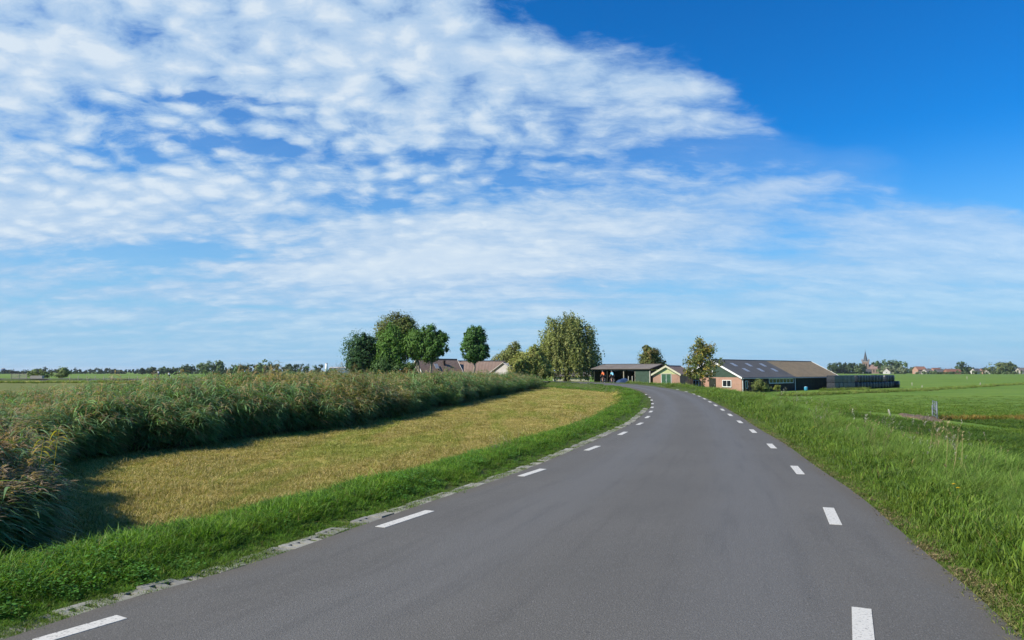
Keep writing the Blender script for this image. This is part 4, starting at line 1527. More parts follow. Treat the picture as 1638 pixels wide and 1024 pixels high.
for a_, z1 in ((.12, 2.0), (17.0, 2.0)):
    dm = MB().tube([(a_, -h - .12, 0), (a_, -h - .12, z1)], .06, 8); dm.build('downpipe', B_WHITE, barn)
dm = MB().tube([(0, -h - .30, 2.03), (BL, -h - .30, 2.03)], .07, 6); dm.build('gutter', B_STEEL, barn)
# translucent sheets let into the near roof slope
sl = 2.6 / 5.0
for r_, (f0, f1) in enumerate(((.20, .38), (.50, .68))):
    for k in range(3):
        x0 = (3.6 if r_ == 0 else 4.4) + k * 4.6
        y0, y1 = -5.22 * f0, -5.22 * f1
        z0, z1 = 4.8 + y0 * sl + .103, 4.8 + y1 * sl + .103
        MB().poly([(x0, y0, z0), (x0 + .95, y0, z0), (x0 + .95, y1, z1), (x0, y1, z1)]).poly([(x0, y0, z0 + .03), (x0, y1, z1 + .03), (x0 + .95, y1, z1 + .03), (x0 + .95, y0, z0 + .03)]).build('skylight', M_SKYL, barn)
MB().tube([(2.3, -.9, 4.2), (2.3, -.9, 4.85)], .11, 8).build('vent_pipe', B_RIDGE, barn)

# ---- brick garage
gz = -.53
gar = tag(empty('brick_garage', (0, 0, 0), 0), 'small brick garage with green double doors and pale green gable', 'garage')
g0 = at(1066, 617, 108)
gar.location = (g0[0], g0[1], gz)
gdir = math.radians(62)
gar.rotation_euler = (0, 0, gdir)
gh = gabled(gar, 7.5, 4.0, 1.75, 1.15, B_BRICK, B_LIME, R_BROWN, over=.18, gover=.25, trim=B_BEIGE)
fg = Frame((0, gh, 0), (0, -1, 0), (-1, 0, 0))
mb = MB(); fg.slab(mb, 1.28, 2.72, 1.76, 1.86, .005, .06); mb.build('lintel', B_CONC, gar)
for a_ in (1.32, 2.02):
    mb = MB(); fg.slab(mb, a_, a_ + .66, .02, 1.74, .005, .05); dd = mb.build('door', B_DOOR, gar)
    mb = MB(); fg.slab(mb, a_ + (.56 if a_ < 2 else .04), a_ + (.62 if a_ < 2 else .10), .85, .95, .052, .09); mb.build('handle', B_STEEL, dd)
mb = MB(); fg.slab(mb, 1.982, 2.018, .02, 1.74, .006, .055); mb.build('door_post', B_WHITE, gar)
for a_ in (1.24, 2.70):
    mb = MB(); fg.slab(mb, a_, a_ + .06, .02, 1.755, .006, .055); mb.build('door_frame', B_WHITE, gar)

# ---- open shed
sz = -.35
s0, s1 = at(950, 614, 119), at(1040, 614, 112)
sd = (Vector(s1) - Vector(s0)); sd.z = 0
SL = sd.length
shed = tag(empty('open_shed', (s0[0], s0[1], sz), math.atan2(sd.y, sd.x)), 'low open-fronted timber shed with grey-brown roof', 'shed')
# local x along the front, y to the back
D = 6.0
MB().box((0, D - .15, -.4), (SL, D, 2.1)).box((0, .15, -.4), (.12, D - .15, 2.1)).box((SL - .12, .15, -.4), (SL, D - .15, 2.1)).build('wall', B_DKWOOD, shed)
MB().box((SL * .74, .0, -.4), (SL - .10, .12, 2.1)).build('front_panel', B_GREEN, shed)
for f in (.0, .24, .535, .735):
    MB().box((SL * f + .02, .0, -.4), (SL * f + .16, .14, 2.1)).build('post', B_WOODP if f > .5 else B_DKWOOD, shed)
MB().box((SL - .09, -.06, -.4), (SL + .05, .11, 2.1)).build('corner_post', B_CONC, shed)
MB().box((0, .012, 2.1), (SL, .13, 2.3)).build('beam', B_DKWOOD, shed)
MB().poly([(.1, .2, -.02), (SL - .1, .2, -.02), (SL - .1, D - .2, -.02), (.1, D - .2, -.02)]).build('earth_floor', B_CONC, shed)
MB().prism([(-.4, 2.32), (D / 2, 3.05), (D / 2, 3.13), (-.4, 2.42)], 'x', -.3, SL + .3).build('roof_slope', R_GREYB, shed)
MB().prism([(D + .4, 2.32), (D / 2, 3.05), (D / 2, 3.13), (D + .4, 2.42)], 'x', -.3, SL + .3).build('roof_slope', R_GREYB, shed)
for x_ in (.003, SL - .117):
    MB().prism([(.1, 2.305), (D - .1, 2.305), (D / 2, 3.0)], 'x', x_, x_ + .11).build('gable', B_DKWOOD, shed)
MB().box((-.3, D / 2 - .12, 3.135), (SL + .3, D / 2 + .12, 3.19)).build('ridge_cap', B_RIDGE, shed)

# beige low building glimpsed under the willow
bb0 = at(925, 612, 138)
bw = tag(empty('beige_outbuilding', (bb0[0] - 4.6, 138, -.6), 0), 'low beige outbuilding glimpsed under the willow', 'outbuilding')
gabled(bw, 6.5, 4.0, 1.35, .7, B_BEIGE, B_BEIGE, R_GREYB)

# ---- farmhouse group behind the reeds
fz = -.5
fh = tag(empty('farmhouse', (*at(667, 594, 121)[:2], fz), math.radians(38)), 'brick farmhouse with white barge boards behind the reeds', 'farmhouse')
hh = gabled(fh, 7.6, 3.9, 1.85, 2.25, B_BRICK_RED, B_BRICK_RED, R_BROWN, over=.25, gover=.22, trim=B_WHITE)
fg = Frame((0, hh, 0), (0, -1, 0), (-1, 0, 0))
window(fg, 1.55, 1.9, .75, 1.35, fh, 1, .1)
window(fg, .9, .35, .8, 1.15, fh, 1, .1)
window(fg, 2.4, .35, .9, 1.15, fh, 2, .1)
MB().box((4.6, -.95, 3.0), (4.9, -.65, 3.95)).build('chimney', B_DARK, fh)
MB().prism([(-.95, 3.33), (-1.65, 2.53), (-1.65, 2.60), (-.95, 3.40)], 'x', 2.6, 3.3).build('roof_window', M_SKYL, fh)
fb = tag(empty('farm_barn', (*at(712, 594, 127)[:2], fz), math.radians(6)), 'long brown-tiled farm roof stretching right of the farmhouse', 'barn')
gabled(fb, 10.0, 6.4, 1.75, 2.1, B_BRICK_RED, B_BRICK_RED, R_BROWN)
MB().prism([(-1.2, 3.17), (-1.75, 2.81), (-1.75, 2.87), (-1.2, 3.23)], 'x', 1.5, 2.2).build('roof_window', M_SKYL, fb)
fc = tag(empty('grey_roofed_shed', (*at(806, 594, 119)[:2], fz), math.radians(52)), 'shed with light grey roof left of the bushy olive tree', 'shed')
gabled(fc, 6.0, 6.6, 1.55, 1.95, B_BRICK_RED, R_LIGHT, R_LIGHT)

# ---- church and village
M_CH = brick_mat('church_brick', (.25, .17, .135), (.22, .15, .12), (.3, .25, .2))
M_SPIRE = simple('slate_spire', (.07, .078, .088), .6, .15, 1)
M_CHROOF = simple('church_roof', (.21, .14, .12), .7, .15, .5)


def church():
    Y = 980.0
    X = at(1385, 594, Y)[0]
    root = tag(empty('church', (X, Y, -1.45), math.radians(-28)), 'village church with square brick tower and pointed slate spire', 'church')
    m = ppx(Y)
    H1, W = 15.5, 4.0
    MB().box((-W, -W, -1), (W, W, H1)).build('tower', M_CH, root)
    MB().box((-W - .25, -W - .25, H1), (W + .25, W + .25, H1 + .6)).build('cornice', B_CONC, root)
    for sx, sy in ((-1, -1), (1, -1), (-1, 1), (1, 1)):
        mb = MB().box((sx * W - .55, sy * W - .55, H1 + .6), (sx * W + .55, sy * W + .55, H1 + 2.4))
        k = len(mb.v); cx, cy = sx * W, sy * W
        mb.v += [(cx - .6, cy - .6, H1 + 2.4), (cx + .6, cy - .6, H1 + 2.4), (cx + .6, cy + .6, H1 + 2.4), (cx - .6, cy + .6, H1 + 2.4), (cx, cy, H1 + 4.3)]
        mb.f += [(k, k + 1, k + 4), (k + 1, k + 2, k + 4), (k + 2, k + 3, k + 4), (k + 3, k, k + 4)]
        mb.build('pinnacle', M_CH, root)
    mb = MB()
    k = 8
    r0 = 3.6
    ring = lambda r, z: [(r * math.cos(2 * math.pi * i / k + .39), r * math.sin(2 * math.pi * i / k + .39), z) for i in range(k)]
    mb.v += ring(r0, H1 + .6) + ring(2.5, H1 + 3.2) + ring(.12, H1 + 14.5)
    for a in range(2):
        for i in range(k):
            mb.f.append((a * k + i, a * k + (i + 1) % k, (a + 1) * k + (i + 1) % k, (a + 1) * k + i))
    sp = mb.build('spire', M_SPIRE, root)
    MB().tube([(0, 0, H1 + 14.3), (0, 0, H1 + 16.8)], .14, 6).build('finial', M_SPIRE, sp)
    for n_, u_ in (((0, -1, 0), (1, 0, 0)), ((-1, 0, 0), (0, -1, 0))):
        fr = Frame(Vector(n_) * W, u_, n_)
        for a_ in (-1.7, .5):
            mb = MB(); fr.slab(mb, a_, a_ + 1.2, 9.8, 13.2, .02, .1); o = mb.build('belfry_window', B_DARK, root)
    nave = MB().box((W, -5, -1), (W + 15, 5, 6.5)).build('nave', M_CH, root)
    MB().prism([(-5.4, 6.2), (0, 12.2), (5.4, 6.2)], 'x', W + .02, W + 15.3).build('nave_roof', M_CHROOF, root)
    fr = Frame((W, -5, 0), (1, 0, 0), (0, -1, 0))
    for i in range(4):
        mb = MB(); fr.slab(mb, 1.6 + 3.4 * i, 3.0 + 3.4 * i, 1.5, 5.2, .02, .08); mb.build('window', B_DARK, nave)


church()


def house(px, Y, L, W, eave, rise, rz, wall, roof, label, name='house', nw=2, trim=None, wm=None, cat='house'):
    X = at(px, 594, Y)[0]
    r = tag(empty(name, (X, Y, -1.45), math.radians(rz)), label, cat)
    h = gabled(r, L, W, eave, rise, wall, wall, roof, over=.3, gover=.3, trim=trim, th=.2)
    fr = Frame((0, -h, 0), (1, 0, 0), (0, -1, 0))
    for i in range(nw):
        window(fr, L * (i + .5) / nw - .7, .9, 1.4, 1.3, r, 1, .15, sill=False)
    fr = Frame((0, h, 0), (0, -1, 0), (-1, 0, 0))
    window(fr, W / 2 - .7, .9, 1.4, 1.3, r, 1, .15, sill=False)
    return r


house(1464, 850, 12, 9, 4.8, 3.6, 12, B_BRICK, R_ORANGE, 'tall brick house with orange roof in the village', nw=3)
B_OFFW = simple('village_plaster', (.46, .44, .40), .8, .12, .6)
house(1418, 840, 7, 7.5, 2.6, 3.6, 55, B_OFFW, R_REDB, 'small white gable house below the silvery willows', nw=1)
house(1478, 800, 10, 7, 2.8, 2.6, 20, B_CONC, R_GREYB, 'low grey farm building beside the orange-roofed house')
house(1496, 810, 13, 8, 2.4, 2.6, 8, B_GREEN, R_SLATE, 'green-walled low shed in the village', name='village_shed', nw=1, cat='shed')
house(1512, 800, 16, 8, 2.2, 3.2, 5, B_BRICK_RED, R_REDB, 'long red-brown barn roof in the village', name='village_barn', nw=3, cat='barn')
house(1491, 900, 11, 9, 3.5, 3.5, 15, B_BRICK, R_REDB, 'house with brown roof behind the green village shed')
house(1556, 830, 10, 7, 2.8, 3.2, 25, B_OFFW, R_SLATE, 'white house with dark slate roof at the village edge', nw=3)
house(1580, 830, 5, 5.5, 3.6, 2.2, 60, B_OFFW, R_REDB, 'narrow bright white house at the right of the village', nw=1)
house(1568, 850, 8, 7, 3.0, 3.0, 15, B_BRICK, R_REDB, 'brick house with brown roof beside the narrow white house')
house(1628, 830, 14, 8, 3.2, 3.6, 10, B_CONC, R_GREYB, 'grey-roofed house at the right edge of the picture', nw=2)
house(1381, 900, 9, 7, 2.6, 3.0, 15, B_GREEN, R_SLATE, 'dark low house at the foot of the church', nw=1)
house(1333, 930, 6, 6, 2.8, 2.8, 40, B_BEIGE, R_ORANGE, 'little beige house among trees left of the church', nw=1)
# left horizon
house(528, 900, 26, 14, 7.0, 1.2, 4, simple('blue_grey_cladding', (.20, .27, .33), .5, .1), R_LIGHT, 'far blue-grey industrial hall left of the farm trees', name='industrial_hall', nw=1, cat='hall')
wt = at(522, 594, 870)
tw = tag(empty('white_silo', (wt[0], 870, -1.45)), 'slim white silo on the horizon left of the farm trees', 'silo')
MB().tube([(0, 0, 0), (0, 0, 12.2)], 1.5, 14).build('shaft', B_WHITE, tw, True)
MB().tube([(0, 0, 12.2), (0, 0, 12.8)], [1.65, 1.2], 14).build('cap', B_CONC, tw)
bt = at(5, 594, 900)
bs_ = tag(empty('blue_silo', (bt[0], 900, -1.45)), 'small blue silo at the far left horizon', 'silo')
MB().tube([(0, 0, 0), (0, 0, 6)], 2.1, 14).build('shaft', simple('blue_paint', (.05, .10, .20)), bs_, True)
MB().tube([(0, 0, 6), (0, 0, 6.8)], [2.3, 1.2], 14).build('cap', B_CONC, bs_)

# ------------------------------------------------------------------ bales
m_wrap, N = mat('black_film')
co = N.add('ShaderNodeTexCoord').outputs['Object']
wr = N.noise(N.mapping(co, scale=(2, 2, 7)), 2.2, 4, .6)
finish(N, N.mix(N.ramp(wr, .3, .7), (.010, .013, .018), (.028, .034, .044)), .34, wr, .5, .05, .5)
ring_n = 18


def bale_mesh(seed, sq=False):
    r = random.Random(seed)
    V, F = [], []
    prof = [(.0, 0), (.52, 0), (.60, .06), (.635, .25), (.64, .6), (.63, .95), (.59, 1.14), (.50, 1.2), (.0, 1.2)]
    k = 4 if sq else ring_n
    if sq:
        prof = [(.0, 0), (.86, 0), (.93, .05), (.95, .6), (.93, 1.15), (.86, 1.2), (.0, 1.2)]
    for i, (rr, z) in enumerate(prof):
        for j in range(k):
            a = 2 * math.pi * j / k + (math.pi / 4 if sq else 0)
            w = 1 + (r.uniform(-.025, .025) if not sq else r.uniform(-.015, .015))
            V.append((rr * w * math.cos(a), rr * w * math.sin(a), z + (r.uniform(-.015, .015) if 0 < i < len(prof) - 1 else 0)))
    for i in range(len(prof) - 1):
        for j in range(k):
            F.append((i * k + j, i * k + (j + 1) % k, (i + 1) * k + (j + 1) % k, (i + 1) * k + j))
    me = new_mesh('bale', V, F, m_wrap, not sq)
    bm = bmesh.new(); bm.from_mesh(me)
    bmesh.ops.remove_doubles(bm, verts=bm.verts, dist=1e-4)
    bmesh.ops.recalc_face_normals(bm, faces=bm.faces); bm.to_mesh(me); bm.free()
    return me


ROUND = [bale_mesh(i) for i in range(3)]
SQUARE = [bale_mesh(20 + i, True) for i in range(2)]
ba, bb_ = np.array([54.0, 124.6]), np.array([82.0, 150.5])
bu = (bb_ - ba) / np.linalg.norm(bb_ - ba)
ORD = ['first', 'second', 'third', 'fourth', 'fifth', 'sixth', 'seventh', 'eighth', 'ninth', 'tenth', 'eleventh', 'twelfth', 'thirteenth', 'fourteenth']
for i in range(5):
    p = ba + bu * (i * 1.62)
    for lv in (0, 1):
        o = link('square_bale', SQUARE[(i + lv) % 2], None, (p[0], p[1], BZ + 1.205 * lv), math.atan2(bu[1], bu[0]) + random.uniform(-.05, .05), (1.12, 1.05, 1))
        tag(o, 'black wrapped square bale, %s from the left in the %s layer beside the barn' % (ORD[i], 'upper' if lv else 'bottom'), 'bale', 'black square bales by the barn')
for i in range(13):
    p = ba + bu * (9.1 + i * 1.34)
    for lv in (0, 1):
        if lv and i in (9,):
            continue
        o = link('round_bale', ROUND[(i + lv) % 3], None, (p[0] + random.uniform(-.08, .08), p[1] + random.uniform(-.08, .08), BZ + 1.19 * lv), random.uniform(0, 6.28), (1, 1, random.uniform(.96, 1.03) if lv else 1))
        tag(o, 'black wrapped round bale, %s from the left in the %s layer of the stack' % (ORD[i], 'upper' if lv else 'bottom'), 'bale', 'black round bales stacked right of the barn')
p = ba + bu * (9.1 + 13 * 1.34 + .5)
o = link('round_bale', ROUND[0], None, (p[0] - .5, p[1] - .3, BZ + .62), 0)
o.rotation_euler = (math.radians(90), 0, .9)
tag(o, 'single black round bale lying on its side at the right end of the stack', 'bale', 'black round bales stacked right of the barn')

# white bucket-lid on the stack and a blue drum by the barn wall
m_blue = simple('blue_plastic', (.05, .28, .42), .4, .1)
X, Y_ = 47.3, 119.2
dr_ = tag(empty('blue_drum', (X, Y_, zat(X, Y_))), 'small blue plastic drum by the dark barn wall', 'drum')
MB().tube([(0, 0, 0), (0, 0, .1), (0, 0, .5), (0, 0, .6)], [.24, .28, .28, .24], 14).build('body', m_blue, dr_, True)
MB().tube([(0, 0, .6), (0, 0, .64)], [.2, .2], 14).build('lid', simple('white_plastic', (.6, .62, .62), .4), dr_)

# ------------------------------------------------------------------ paver strip along the left edge
m_pav, N = mat('paver_concrete')
co = N.add('ShaderNodeTexCoord').outputs['Object']
rnd = N.add('ShaderNodeObjectInfo').outputs['Random']
n = N.noise(co, 9, 5, .65)
c = N.mix(N.ramp(n, .3, .7), (.22, .215, .185), (.31, .30, .265))
c = N.mix(N.ramp(N.noise(co, 3, 4, .6), .5, .75, 0, .6), c, (.15, .16, .10))
c = N.mix(1.0, c, N.comb(N.ramp(rnd, 0, 1, .8, 1.15), N.ramp(rnd, 0, 1, .8, 1.15), N.ramp(rnd, 0, 1, .8, 1.12)), 'MULTIPLY')
finish(N, c, .9, N.noise(co, 60, 4, .7), .5, .006, .2)


def paver_mesh():
    """grass block: a frame with two openings"""
    mb = MB()
    L, W, T = .30, .23, .10
    rib = .062
    mb.box((-L / 2, -W / 2, -T), (L / 2, -W / 2 + rib, 0))
    mb.box((-L / 2, W / 2 - rib, -T), (L / 2, W / 2, 0))
    for x in (-L / 2, -rib / 2, L / 2 - rib):
        mb.box((x, -W / 2 + rib, -T), (x + rib, W / 2 - rib, -.001))
    me = new_mesh('paver', mb.v, mb.f, m_pav)
    return me


def solid_paver():
    bm = bmesh.new()
    bmesh.ops.create_cube(bm, size=1)
    bmesh.ops.scale(bm, vec=(.30, .23, .12), verts=bm.verts)
    bmesh.ops.translate(bm, vec=(0, 0, -.06), verts=bm.verts)
    bmesh.ops.bevel(bm, geom=list(bm.edges), offset=.018, segments=2, affect='EDGES')
    me = bpy.data.meshes.new('paver'); bm.to_mesh(me); bm.free(); me.materials.append(m_pav)
    return me


PV, PS = paver_mesh(), solid_paver()
strip_root = tag(empty('kerb_strip', (0, 0, 0)), 'row of concrete grass pavers along the left road edge', kind='structure')
q, s = resample(L_EDGE, .312)
k = 0
for i in range(len(q) - 1):
    p = q[i]
    if p[1] < 2.5 or p[1] > 34 or p[0] > 8:
        continue
    t = q[i + 1] - q[i]; t /= np.linalg.norm(t)
    nrm = np.array([-t[1], t[0]])
    if random.random() < .05 and p[1] > 8:
        continue
    c0 = p + nrm * (.15 + random.uniform(-.02, .03))
    solid = random.random() < .07
    o = link('paver', PS if solid else PV, strip_root, (c0[0], c0[1], -.032 + random.uniform(-.012, .008) + (.014 if solid else 0)), math.atan2(t[1], t[0]) + random.uniform(-.05, .05))
    o.rotation_euler.x = random.uniform(-.05, .05)
    o.rotation_euler.y = random.uniform(-.03, .03)
    k += 1
# grass growing through and over the pavers
rng = np.random.default_rng(61)
P, r = logpolar(60000, 2.5, 45, -66, 12, 62)
z, dl, dr = land(P)
kk = (dl > -.015) & (dl < .34) & (vnoise(P, .22, 16) + .25 * vnoise(P, .9, 17) > .47)
P, r, z = P[kk], r[kk], z[kk]
sc = (rng.uniform(.35, .85, len(P)) * (.6 + .5 * vnoise(P, .5, 18)))[:, None] * np.column_stack([lodw(r), lodw(r), .8 + 0 * r])
scatter('paver_grass', C_SHORT, np.column_stack([P, np.full(len(P), -.03)]), rots(len(P), rng), sc, rng.integers(0, 5, len(P)), 'short grass growing between the concrete pavers')

# dry litter along the right edge of the asphalt
C_LIT = grass_protos('litter', M_STRAW, 71, 4, 16, .10, (.01, .035), (.004, .008), (.8, 2.2), [((.22, .17, .08), (.36, .28, .14), 4), ((.12, .09, .05), (.2, .15, .08), 3)])
P, r = logpolar(60000, 2.5, 45, -3, 62, 72)
z, dl, dr = land(P)
kk = (dr > -.05) & (dr < .16 + .1 * vnoise(P, .3, 19)) & (vnoise(P, .5, 20) > .3)
P, r, z = P[kk], r[kk], np.maximum(z[kk], -.02)
scatter('dry_litter', C_LIT, np.column_stack([P, z + .015]), rots(len(P), rng), np.column_stack([rng.uniform(.7, 1.3, len(P)) * lodw(r)] * 3), rng.integers(0, 4, len(P)), 'dry grass litter along the right edge of the asphalt')

# ------------------------------------------------------------------ ditch lines in the pasture
def strip_points(a, b, w, n, seed):
    g = np.random.default_rng(seed)
    a, b = np.array(a), np.array(b)
    t = g.random(n)
    d = (b - a) / np.linalg.norm(b - a); nn = np.array([-d[1], d[0]])
    return a + (b - a) * t[:, None] + nn * g.normal(0, w / 2, n)[:, None], g


C_RUSH = grass_protos('rush_tuft', M_GRASS, 73, 5, 60, .35, (.2, .5), (.02, .04), (.2, .9), [((.08, .13, .02), (.20, .30, .055), 4), ((.10, .12, .03), (.28, .29, .09), 2)], wind=.5)
C_RUST = grass_protos('rust_tuft', M_STRAW, 74, 4, 60, .3, (.15, .40), (.015, .03), (.2, .8), [((.12, .10, .02), (.30, .22, .05), 3), ((.2, .10, .03), (.34, .17, .05), 2), ((.08, .11, .02), (.16, .2, .04), 2)])
pts, g = strip_points((34.0, 93.5), (62, 116.5), 1.2, 420, 1)
pts2, _ = strip_points((62, 116.5), (160, 216), 1.8, 500, 2)
pts = np.vstack([pts, pts2])
z, _, _ = land(pts)
scatter('ditch_grass', C_RUSH, np.column_stack([pts, z]), rots(len(pts), g, .1, False), np.column_stack([g.uniform(.8, 1.4, len(pts))] * 3), g.integers(0, 5, len(pts)), 'line of rough tall grass along the pasture ditch before the bales')
pts, g = strip_points(gp(1512, 674, -1.15), gp(1760, 667, -1.15), .5, 260, 3)
z, _, _ = land(pts)
scatter('rusty_grass', C_RUST, np.column_stack([pts, z]), rots(len(pts), g), np.column_stack([g.uniform(.6, 1.1, len(pts))] * 3), g.integers(0, 4, len(pts)), 'rust-coloured grass line in the pasture right of the metal gate')
pts, g = strip_points((-150, 120), (-8, 150), 5, 1300, 4)
z, _, _ = land(pts)
scatter('meadow_grass', C_RUSH, np.column_stack([pts, z]), rots(len(pts), g, .1, False), np.column_stack([g.uniform(.8, 1.3, len(pts))] * 3), g.integers(0, 5, len(pts)), 'tufts of rough grass across the far left meadow')
# weeds in front of barn and sheds
pts, g = strip_points((17, 74), (33, 104), 2.5, 260, 6)
pts2, _ = strip_points((16, 102), (24, 107), 1.0, 60, 7)
pts3, _ = strip_points((50.5, 119.5), (62, 129.5), .8, 160, 8)
pts = np.vstack([pts, pts2, pts3])
z, _, _ = land(pts)
scatter('yard_weeds', C_RUSH, np.column_stack([pts, z]), rots(len(pts), g, .1), np.column_stack([g.uniform(.6, 1.3, len(pts))] * 3), g.integers(0, 5, len(pts)), 'rough weeds along the lane before the barn and bales')

# mud patch at the gateway
m_mud, N = mat('mud')
co = N.add('ShaderNodeNewGeometry').outputs['Position']
n = N.noise(co, 1.3, 5, .65)
finish(N, N.mix(N.ramp(n, .3, .7), (.105, .075, .048), (.17, .125, .08)), .9, N.noise(co, 5, 5, .7), .6, .05, .2)
rr = random.Random(4)
mc = np.array(MUD) + np.array([.3, .6])
V, F = [], []
NRG, NSG = 7, 40
outl = [1.0 + .35 * math.sin(2 * math.pi * j / NSG * 3 + 1) + .2 * math.sin(2 * math.pi * j / NSG * 7) + rr.uniform(-.08, .08) for j in range(NSG)]
for i in range(NRG + 1):
    for j in range(NSG):
        a = 2 * math.pi * j / NSG
        rad_ = outl[j] * i / NRG
        V.append([mc[0] + .8 * rad_ * math.cos(a) + 1.3 * rad_ * math.sin(a), mc[1] + 3.9 * rad_ * math.sin(a), 0])
V = np.array(V)
zz, _, _ = land(V[:, :2])
V[:, 2] = zz + .085 - .10 * (np.repeat(np.arange(NRG + 1), NSG) == NRG)
for i in range(NRG):
    for j in range(NSG):
        F.append((i * NSG + j, i * NSG + (j + 1) % NSG, (i + 1) * NSG + (j + 1) % NSG, (i + 1) * NSG + j))
me = new_mesh('mud_patch', V, F, m_mud, True)
tag(link('mud_patch', me), 'bare brown trodden soil at the pasture gateway', kind='structure')

# ------------------------------------------------------------------ metal gate, edge on
gx, gy = gp(1500, 675, -1.15)
gate = tag(empty('field_gate', (gx, gy, zat(gx, gy)), math.radians(64)), 'galvanised metal field gate seen edge-on in the pasture', 'gate')
GL, GH = 3.2, .98
B_DKSTEEL = simple('dull_steel', (.17, .19, .21), .55, .15, 4, .5, .4)
for z_ in (.12, .32, .52, .74, .96):
    MB().tube([(0, 0, z_), (GL, 0, z_)], .02, 8).build('rail', B_DKSTEEL, gate, True)
for x_ in (.0, GL * .5, GL):
    MB().tube([(x_, 0, .1), (x_, 0, .98)], .022, 8).build('upright', B_DKSTEEL, gate, True)
MB().tube([(.02, 0, .12), (GL * .5, 0, .94)], .016, 8).build('brace', B_DKSTEEL, gate, True)
MB().tube([(-.12, .02, -.3), (-.12, .02, 1.05)], [.035, .03], 8).build('gate_post', B_DKSTEEL, gate, True)
for z_ in (.25, .85):
    MB().box((-.1, -.015, z_), (.01, .015, z_ + .04)).build('hinge', B_STEEL, gate)
MB().tube([(GL + .1, .04, -.3), (GL + .35, .02, .7)], [.03, .03], 8).build('prop', B_DKSTEEL, gate, True)


def post(x, y, hgt, r, label, tilt=(0, 0), m=None, group=None, name='fence_post'):
    mb = MB().tube([(0, 0, -.3), (0, 0, hgt * .5), (0, 0, hgt - .04), (0, 0, hgt)], [r, r * .97, r * .95, r * .6], 8)
    o = mb.build(name, m or B_WOODP, None, True)
    o.location = (x, y, zat(x, y)); o.rotation_euler = (tilt[0], tilt[1], 0)
    return tag(o, label, 'post', group)


M_PALEW = simple('bleached_wood', (.40, .37, .31), .8, .12, 8)
x_, y_ = gp(1425, 671.5, -1.18)
post(x_, y_, .42, .045, 'short bleached post leaning in the pasture left of the mud patch', (0, -.28), M_PALEW)
x_, y_ = gp(1475, 621, -1.45)
post(x_, y_, .55, .07, 'small pale post on the ditch line right of the bales', (0, .05), M_PALEW)
x_, y_ = gp(1459, 617, -1.45)
post(x_, y_, .7, .07, 'thin pale post in the field just right of the bales', (0, 0), M_PALEW)
x_, y_ = gp(1568, 618.5, -1.45)
post(x_, y_, .8, .09, 'thick grey post on the pasture ditch line at right', (0, .08), B_WOODP)
x_, y_ = gp(1547, 607, -1.45)
post(x_, y_, 1.1, .10, 'lone pale post far out in the right pasture', (0, 0), M_PALEW)
X, Y_, _ = at(1005, 600, 106)
post(X, Y_, 1.0, .06, 'left of two pale posts before the open shed', (0, .03), M_PALEW)
X, Y_, _ = at(1011.5, 600, 105)
post(X, Y_, 1.05, .065, 'right of two pale posts before the open shed', (0, -.02), M_PALEW)

# blue tarpaulin heap beside the posts
X, Y_, _ = at(997, 600, 107)
V, F = [], []
NU, NV = 16, 9
rr = random.Random(3)
for i in range(NU):
    for j in range(NV):
        a, b = i / (NU - 1) * 2 - 1, j / (NV - 1) * 2 - 1
        hgt = .62 * max(0, 1 - a * a) ** .6 * max(0, 1 - b * b) ** .6 * (1 + .12 * math.sin(5 * a + 2 * b)) + (rr.uniform(0, .03) if abs(a) < 1 and abs(b) < 1 else -.05)
        V.append((a * 1.05, b * .7, hgt))
for i in range(NU - 1):
    for j in range(NV - 1):
        F.append((i * NV + j, (i + 1) * NV + j, (i + 1) * NV + j + 1, i * NV + j + 1))
o = link('tarpaulin_heap', new_mesh('tarpaulin_heap', V, F, simple('blue_tarp', (.035, .06, .12), .45, .2, 6), True), None, (X, Y_, zat(X, Y_)), .3)
tag(o, 'low heap under a dark blue tarpaulin before the open shed', 'tarpaulin')

# ------------------------------------------------------------------ fence, gate and trough in the left meadow
fence = tag(empty('wire_fence', (0, 0, 0)), 'post and wire fence across the far left meadow', 'fence')
fp = []
for i in range(34):
    px = 112 + i * 13.5
    Yf = 150 - 10 * i / 33
    X, Y_, _ = at(px, 600, Yf)
    z_ = zat(X, Y_)
    mb = MB().tube([(X, Y_, z_ - .3), (X + random.uniform(-.04, .04), Y_, z_ + 1.15)], [.07, .06], 6)
    mb.build('post', B_WOODP, fence, True)
    fp.append((X, Y_, z_))
for hgt in (.45, .75, 1.05):
    MB().tube([(x, y - .08, z + hgt) for x, y, z in fp], .008, 4).build('wire', B_STEEL, fence)
X, Y_, _ = at(18, 604, 176)
wg = tag(empty('wooden_gate', (X, Y_, zat(X, Y_)), 0), 'grey wooden field gate in the far left meadow', 'gate')
for z_ in (.2, .45, .7, .95, 1.2):
    MB().box((0, -.03, z_), (3.8, .03, z_ + .13)).build('bar', B_WOODP, wg)
for x_ in (0, 1.85, 3.7):
    MB().box((x_ - .06, -.10, -.2), (x_ + .06, -.035, 1.42)).build('stile', B_WOODP, wg)
mb = MB(); mb.prism([(.1, .25), (.25, .25), (3.6, 1.3), (3.45, 1.3)], 'y', .035, .07); mb.build('brace', B_WOODP, wg)
X, Y_, _ = at(50, 604, 178)
tr = tag(empty('water_trough', (X, Y_, zat(X, Y_) + .0), .1), 'pale concrete water trough right of the wooden gate', 'trough')
mb = MB().box((0, -.5, .35), (2.7, -.38, 1.05)).box((0, .38, .35), (2.7, .5, 1.05)).box((0, -.38, .35), (.12, .38, 1.05)).box((2.58, -.38, .35), (2.7, .38, 1.05)).box((.12, -.38, .35), (2.58, .38, .45))
mb.build('basin', M_PALEW, tr)
for x_ in (.3, 2.2):
    MB().box((x_, -.4, -.2), (x_ + .25, .4, .345)).build('foot', B_CONC, tr)

# ------------------------------------------------------------------ small plants that stand out at the left verge
m_shoot = leaf_mat('shoot_leaf', .05, .4)


